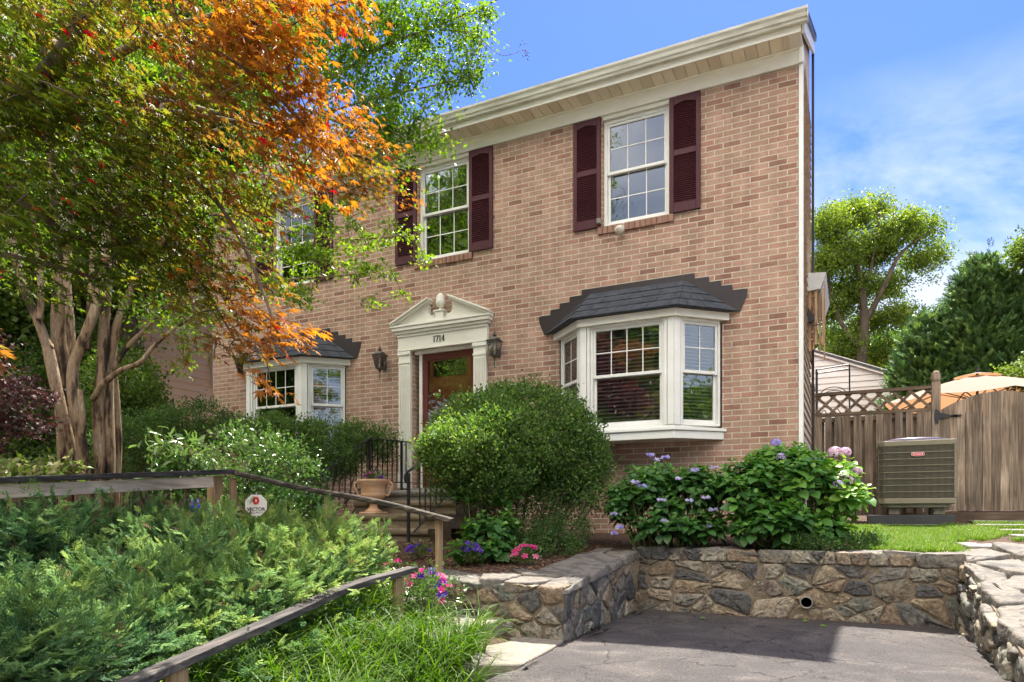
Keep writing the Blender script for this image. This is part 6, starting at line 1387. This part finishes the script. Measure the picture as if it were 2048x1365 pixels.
# ---- hydrangeas
def hydrangea(name, label, ells, ns, leaf, seed, heads, mt=G_hyd, cols=None, lit=0.0, stems=True, group=None):
    rng = np.random.default_rng(seed); E = np.array(ells); c = E[:, :3].mean(0); zb = float(gz(c[0], c[1])); t = empty(name, (c[0], c[1], zb), label, 'shrub', group)
    k = rng.choice(len(E), ns, p=E[:, 3]*E[:, 5]/np.sum(E[:, 3]*E[:, 5])); e = E[k]; d = unit(rng.normal(size=(ns, 3))); d[:, 2] = np.where(d[:, 2] < -.3, -d[:, 2], d[:, 2])
    C = e[:, :3]+d*e[:, 3:6]*(.6+.4*rng.random((ns, 1))); keep = C[:, 2] > zb+.06; C, d, e = C[keep], d[keep], e[keep]; ns = len(C)
    axis_ = unit(d*.55+np.array([0,0,.9])+rng.normal(0, .18, (ns, 3))); PP, AA, NN, SS, VV = [], [], [], [], []
    ref = unit(np.cross(axis_, rvec(ns, rng))); ref2 = np.cross(axis_, ref); ph = rng.random(ns)*6.28
    for j in range(8):
        lev = j//2; a = ph+lev*1.57+(j % 2)*3.14159; side = ref*np.cos(a)[:, None]+ref2*np.sin(a)[:, None]; up_ = (.85, .35, .05, -.15)[lev]; s_ = (.42, .75, 1.0, 1.05)[lev]
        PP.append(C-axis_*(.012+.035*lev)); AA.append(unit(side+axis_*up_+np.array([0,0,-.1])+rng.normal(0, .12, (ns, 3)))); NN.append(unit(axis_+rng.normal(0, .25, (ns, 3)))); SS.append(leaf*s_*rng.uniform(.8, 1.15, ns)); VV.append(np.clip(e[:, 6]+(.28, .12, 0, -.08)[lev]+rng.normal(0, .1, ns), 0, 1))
    fol('foliage', [inst(*T_hyd, np.concatenate(PP), np.concatenate(AA), np.concatenate(NN), np.concatenate(SS), np.concatenate(VV))], mt, t, smooth=True)
    mb = MB(); r = random.Random(seed)
    for i in range(0, ns, 3):
        b0 = np.array([c[0]+(C[i][0]-c[0])*.6, c[1]+(C[i][1]-c[1])*.6, zb-.02]); mb.tube([tuple(b0), tuple((b0+C[i])/2+np.array([r.uniform(-.03,.03), r.uniform(-.03,.03), .02])), tuple(C[i]-axis_[i]*.01)], [.006, .005, .003], 5, val=.5, cap=False)
    mb.build('stems', M_stem, t, smooth=True)
    for (px, py, Z, rad, kind, mtf) in heads:
        p = np.array(W(px, py, Z)); n = 70 if kind == 'mop' else 16
        d = unit(rng.normal(size=(n, 3)))
        if kind == 'mop': d[:, 2] = np.where(d[:, 2] < -.45, -d[:, 2], d[:, 2]); Pp = p+d*rad*np.array([1, 1, .8]); sz = .017
        else: d[:, 2] = np.abs(d[:, 2])*.35; an = rng.random(n)*6.28; Pp = p+np.stack([np.cos(an)*rad, np.sin(an)*rad, rng.normal(0, .006, n)], 1)*rng.uniform(.5, 1.05, (n, 1)); d = unit(d+np.array([0,0,.6])+np.array([0,-.5,0])); sz = .016
        A_ = unit(np.cross(d, rvec(n, rng))); Q = [inst(*T_flor, Pp, A_, d, np.full(n, sz)*rng.uniform(.8, 1.2, n), rng.random(n))]
        fol('flower_head', Q, mtf, t)
        if kind == 'lace':
            m = 60; an = rng.random(m)*6.28; q = rng.random(m)**.5*rad*.6; Pc = p+np.stack([np.cos(an)*q, np.sin(an)*q, rng.normal(0, .003, m)], 1)
            fol('flower_centre', [inst(*T_flor, Pc, unit(rvec(m, rng)*[1, 1, .1]), np.tile([0, -.2, 1.], (m, 1)), np.full(m, .0045), rng.random(m)*.3)], M_lacec, t)
    return t
pet = []; pf = []
for k in range(4):
    a = k*math.pi/2; b = len(pet); f_ = lambda r, da, z: (r*math.cos(a+da), r*math.sin(a+da), z)
    pet += [(0,0,0), f_(.6,-.55,.06), f_(1.05,-.25,.10), f_(1.05,.25,.10), f_(.6,.55,.06)]; pf += [(b,b+1,b+2), (b,b+2,b+3), (b,b+3,b+4)]
T_flor = T(pet, pf)
M_stem = basic('green stem', [(.3, (.07,.12,.03)), (.7, (.16,.14,.06))], (6,6,6), rough=.6, bump=0)
M_mop = leafmat('lilac floret', [(0, (.42,.34,.66)), (.5, (.58,.48,.76)), (1, (.74,.66,.82))], .3, 1.15, .5, .2)
M_mopp = leafmat('pink lilac floret', [(0, (.52,.30,.50)), (.5, (.66,.46,.60)), (1, (.78,.66,.68))], .3, 1.15, .5, .2)
M_blu = leafmat('violet blue floret', [(0, (.32,.28,.66)), (1, (.50,.44,.78))], .3, 1.15, .5, .2)
M_lace = leafmat('pale lace floret', [(0, (.42,.40,.70)), (1, (.68,.62,.78))], .3, 1.15, .5, .2)
M_lacec = leafmat('lace centre', [(0, (.10,.10,.28)), (1, (.3,.3,.5))], .2, 1.1)
hydrangea('hydrangea', 'large mophead hydrangea bush with lilac flowers, its right side sunlit, above the stone wall',
 [EL(1500,985,6.75,.40,.45,.36,.40), EL(1600,965,6.75,.42,.45,.36,.5), EL(1680,1000,6.65,.22,.4,.28,.7), EL(1540,1040,6.5,.45,.35,.24,.35), EL(1640,1050,6.5,.25,.3,.16,.45), EL(1560,915,7.0,.4,.3,.15,.55), EL(1680,945,6.7,.20,.3,.16,.85), EL(1700,1000,6.6,.2,.3,.25,.85)], 520, .125, 131,
 [(1552,887,6.9,.050,'mop',M_blu), (1562,915,6.7,.045,'mop',M_mop), (1632,940,6.6,.050,'mop',M_mop), (1625,920,6.8,.045,'mop',M_mop), (1670,905,6.75,.065,'mop',M_mopp), (1690,905,6.7,.055,'mop',M_mopp), (1690,962,6.5,.080,'mop',M_mopp), (1677,973,6.45,.06,'mop',M_mop), (1713,944,6.6,.05,'mop',M_mopp)])
hydrangea('hydrangea', 'lacecap hydrangea bush with flat violet flowers left of the mophead bush',
 [EL(1300,1000,6.9,.34,.4,.34,.28), EL(1390,990,6.9,.34,.4,.33,.3), EL(1330,1055,6.7,.4,.35,.18,.2), EL(1410,1050,6.7,.25,.3,.18,.22), EL(1250,1010,7.0,.2,.3,.30,.22), EL(1310,950,7.0,.30,.35,.16,.35), EL(1400,960,7.0,.25,.35,.12,.38)], 360, .105, 132,
 [(a, b, 6.55, .034, 'lace', m_) for a, b, m_ in [(1300,910,M_blu),(1330,915,M_blu),(1310,920,M_lace),(1388,940,M_blu),(1428,935,M_lace),(1272,965,M_lace),(1284,972,M_blu),(1358,958,M_lace),(1322,1000,M_lace),(1330,1042,M_lace),(1362,1053,M_lace),(1412,995,M_lace),(1427,1019,M_lace),(1378,1002,M_lace)]]
 +[(1228,1027,6.6,.03,'lace',M_lace),(1238,1055,6.6,.035,'lace',M_blu),(1228,1066,6.6,.03,'lace',M_blu),(1420,1052,6.5,.02,'lace',M_lace)])
hydrangea('young_hydrangea', 'young broad leaved shrub without flowers beside the stair foot',
 [EL(925,975,6.5,.12,.15,.10,.45), EL(1000,985,6.5,.12,.15,.10,.45), EL(980,1050,6.35,.34,.3,.13,.32), EL(1000,1090,6.2,.22,.2,.10,.3), EL(920,1095,6.1,.14,.2,.10,.35), EL(1010,1030,6.4,.1,.1,.1,.5)], 62, .11, 133, [])

# ---- petunias
pt = []; ptf = []
for k in range(5):
    a = k*2*math.pi/5; b = len(pt); f_ = lambda r, da, z: (r*math.cos(a+da), r*math.sin(a+da), z)
    pt += [(0,0,-.5), f_(.35,-.55,.0), f_(1.0,-.40,.10), f_(1.12,0,.0), f_(1.0,.40,.10), f_(.35,.55,.0)]; ptf += [(b,b+1,b+2), (b,b+2,b+3), (b,b+3,b+4), (b,b+4,b+5)]
T_pet = T(pt, ptf)
M_pk = leafmat('pink petunia', [(0, (.62,.02,.18)), (.5, (.75,.05,.30)), (1, (.85,.30,.45))], .35, 1.2, .5, .2)
M_pu = leafmat('purple petunia', [(0, (.05,.015,.25)), (.6, (.11,.03,.42)), (1, (.20,.06,.50))], .35, 1.2, .5, .2)
def petunia(label, c, r, hh, nleaf, flowers, seed, parent_zb=None, name='petunia'):
    rng = np.random.default_rng(seed); c = np.array(c); t = empty(name, tuple(c), label, 'flowers', 'petunias around the stairs and wall')
    P = c+rng.normal(size=(nleaf, 3))*np.array([r*.5, r*.5, hh*.28])+np.array([0,0,hh*.45]); P[:, 2] = np.maximum(P[:, 2], c[2]+.004); O = unit(P-c); A = unit(O+rvec(nleaf, rng)*.7); Nn = unit(rvec(nleaf, rng)*.5+np.array([0,0,1]))
    fol('foliage', [inst(*T_oval, P, A, Nn, rng.uniform(.022, .042, nleaf), rng.uniform(.3, 1, nleaf))], G_rho, t)
    mb = MB()
    for i in range(0, nleaf, max(1, nleaf//30)): mb.tube([tuple(c+np.array([0,0,-.02])), tuple((c+P[i])/2), tuple(P[i])], .0025, 4, cap=False)
    mb.build('stems', M_stem, t)
    for nf, mtf in flowers:
        a = rng.random(nf)*6.28; q = r*rng.random(nf)**.5*1.05; Pf = c+np.stack([q*np.cos(a), q*np.sin(a), hh*(.95-.5*(q/r)**2)+rng.normal(0, .012, nf)], 1); d = unit((Pf-c)*np.array([1, 1, .4])+np.array([0,0,.10])+np.array([.1,-.35,.15])*.3)
        A_ = unit(np.cross(d, rvec(nf, rng)))
        for i in range(nf): fol('flower', [inst(*T_pet, Pf[i:i+1], A_[i:i+1], d[i:i+1], np.array([rng.uniform(.022, .030)]), rng.random(1))], mtf, t)
    return t
def gp(px, py, Z): p = W(px, py, Z); return (p[0], p[1], p[2])
petunia('bright pink petunia clump on the mulch behind the wall coping', gp(1050,1124,6.0), .12, .15, 260, [(15, M_pk)], 141)
petunia('purple petunia clump on the mulch, left of the pink one', gp(940,1120,6.0), .11, .13, 220, [(14, M_pu)], 142)
petunia('purple petunia clump beside the foot of the iron railing', gp(838,1112,6.6), .13, .11, 220, [(13, M_pu)], 143)
petunia('mixed pink and purple petunias tumbling beside the end of the grey rail', gp(850,1225,5.05), .23, .32, 1100, [(22, M_pk), (13, M_pu)], 144)
petunia('pink and purple petunias growing in the clay urn', (-4.79,-1.55,.70), .15, .15, 260, [(4, M_pk), (9, M_pu)], 145)
petunia('few pink petunias behind the end of the grey rail', gp(785,1140,5.7), .07, .09, 70, [(3, M_pk)], 146)

# ---- mulch, litter
rng = np.random.default_rng(150); n = 5200; Pm = np.stack([rng.uniform(-3.7, -1.7, n), rng.uniform(-3.45, -1.2, n)], 1); Pm = np.concatenate([Pm, np.stack([rng.uniform(-1.4, 1.3, 900), rng.uniform(-1.6, -1.2, 900)], 1)])
n = len(Pm); P = np.stack([Pm[:, 0], Pm[:, 1], gz(Pm[:, 0], Pm[:, 1])+rng.uniform(.004, .014, n)], 1)
T_chip = T([(0,-.12,0),(1,-.16,.02),(1.05,.1,.0),(.05,.14,.03),(.5,0,.14)], [(0,1,4),(1,2,4),(2,3,4),(3,0,4)])
M_chip = leafmat('bark chip', [(0, (.06,.030,.018)), (.5, (.14,.075,.045)), (1, (.30,.20,.13))], .02, 1, .9, .1)
nl = 700; xl = rng.uniform(-1.25, 1.3, nl); yl = -1.94-np.abs(rng.normal(0, .10, nl)); far_ = rng.random(nl) < .3; yl = np.where(far_, rng.uniform(-4.6, -2.0, nl), yl)
side_ = rng.random(nl) < .25; yl = np.where(side_ & ~far_, rng.uniform(-5.0, -1.95, nl), yl); xl = np.where(side_ & ~far_, np.where(rng.random(nl) < .5, 1.27-np.abs(rng.normal(0, .04, nl)), -1.27+np.abs(rng.normal(0, .04, nl))), xl)
Pl = np.stack([xl, yl, np.full(nl, -.588)], 1)
tag(fol('leaf_litter', [inst(*T_chip, Pl, rvec(nl, rng)*[1, 1, .1], rvec(nl, rng)*[.3, .3, 0]+[0, 0, 1], rng.uniform(.006, .018, nl), rng.random(nl))], M_chip), 'crumbs of dry leaf litter and grit scattered on the asphalt', 'litter', kind='stuff')
tag(fol('mulch_chips', [inst(*T_chip, P, rvec(n, rng)*[1, 1, .25], rvec(n, rng)*[.4, .4, 0]+[0, 0, 1], rng.uniform(.015, .042, n), rng.random(n))], M_chip), 'brown bark mulch covering the planting bed', 'mulch', kind='stuff')
for (px, py, lab, mt_) in [(1605,1244,'small pale green leaf fallen on the asphalt below the drain pipe', G_grass), (1640,1254,'yellow green leaf fallen on the asphalt right of the drain pipe', G_grass), (1400,1238,'tiny fallen leaf at the foot of the back wall on the left', G_rho)]:
    Z = .915*FPX/(py-HZ); p = np.array([wp(px, py, Z)]); p[0, 2] = -.588
    tag(fol('fallen_leaf', [inst(*T_hyd, p, np.array([[.9, .3, .05]]), np.array([[.1, -.3, 1.]]), np.array([.055]), np.array([.8]))], mt_), lab, 'leaf')
# blue bottles standing in the shrub bed
for px, lab in ((384, 'left of two cobalt blue bottles standing behind the rail post'), (396, 'right of two cobalt blue bottles standing behind the rail post')):
    p = wp(px, 1015, 6.3); mb = MB(); mb.lathe([(.016,-.06),(.018,-.05),(.018,.02),(.006,.04),(.006,.07)], p, 12)
    tag(mb.build('blue_bottle', basic('cobalt glass', [(.3, (.01,.015,.45)), (.7, (.02,.03,.6))], rough=.1, bump=0, spec=.8), smooth=True), lab, 'bottle', 'blue bottles in the bed')

# ---- across the street (seen in the window reflections, and lit by the sun)
for k, (x, y, w_, h_, lab) in enumerate([(-22,-34,11,6.2,'pale sided house across the street, to the left'), (-4,-36,12,6.4,'pale sided house directly across the street'), (14,-35,11,6.0,'pale sided house across the street, to the right')]):
    hh = empty('house_across_street', (x, y, -1), lab, 'house', 'houses across the street'); mb = MB(); mb.box(x-w_/2, x+w_/2, y-8, y, -1.2, h_); mb.build('wall', M_sidingw, hh)
    mb = MB(); mb.prism([(y+.5,h_),(y-4,h_+2.6),(y-8.5,h_)], lambda a, b, t: (t, a, b), x-w_/2-.4, x+w_/2+.4); mb.build('roof', M_roof, hh)
    for i in range(3):
        for z in (.4, 3.3):
            mb = MB(); xw = x+w_/2-1.9-i*3.4; mb.box(xw-.6, xw+.6, y, y+.07, z, z+1.6); wn = mb.build('window', M_white, hh); mb = MB(); mb.box(xw-.5, xw+.5, y+.071, y+.075, z+.1, z+1.5); mb.build('pane', M_iron, wn)
def street_tree(x, y, H_, R, label, seed, mt, nc=420, trunkr=.2, sz=.55, name='street_tree'):
    e = [[x, y, H_*.62, R, R, H_*.30, .55], [x+R*.5, y, H_*.5, R*.7, R*.7, H_*.2, .5], [x-R*.5, y+.5, H_*.55, R*.7, R*.7, H_*.2, .6], [x, y, H_*.85, R*.6, R*.6, H_*.13, .6]]
    far_tree(name, label, 'tree', (x, y, -1), H_, e, nc, 22, R*.13, sz, mt, [[(x,y,-1.2,trunkr),(x,y,H_*.3,trunkr*.8),(x+.2,y,H_*.6,trunkr*.5),(x,y,H_*.85,.05)], [(x,y,H_*.3,trunkr*.6),(x+R*.5,y,H_*.5,.06)], [(x,y,H_*.35,trunkr*.6),(x-R*.5,y,H_*.55,.06)]], seed, group='trees along the street behind the viewer')
street_tree(-7.5,-13.5,6.2,2.2,'purple leaved maple across the garden, reflected in the bay window',161,G_purp,520,.14,.30,'purple_leaved_maple')
street_tree(-15,-21,17,5.2,'tallest green street tree, toward the left',162,G_far,620,.3,.8)
street_tree(-8.5,-25.5,12,4.0,'green street tree in front of the middle house',163,G_far,520,.25,.7)
street_tree(-27,-20,15,5.0,'green street tree farthest to the left',164,G_far,420,.3,.8)
street_tree(9,-25,10.5,3.8,'green street tree toward the right',165,G_far,420,.25,.7)
street_tree(18,-13,9.5,3.2,'green street tree beside the road, farthest to the right',166,G_far,360,.2,.6)
street_tree(13,-3.5,4.3,2.2,'green garden tree beyond the driveway, outside the view to the right',167,G_far,360,.15,.4)
street_tree(16,-7.5,4.4,2.2,'lower green garden tree beside the road, outside the view to the right',168,G_far,300,.15,.4)
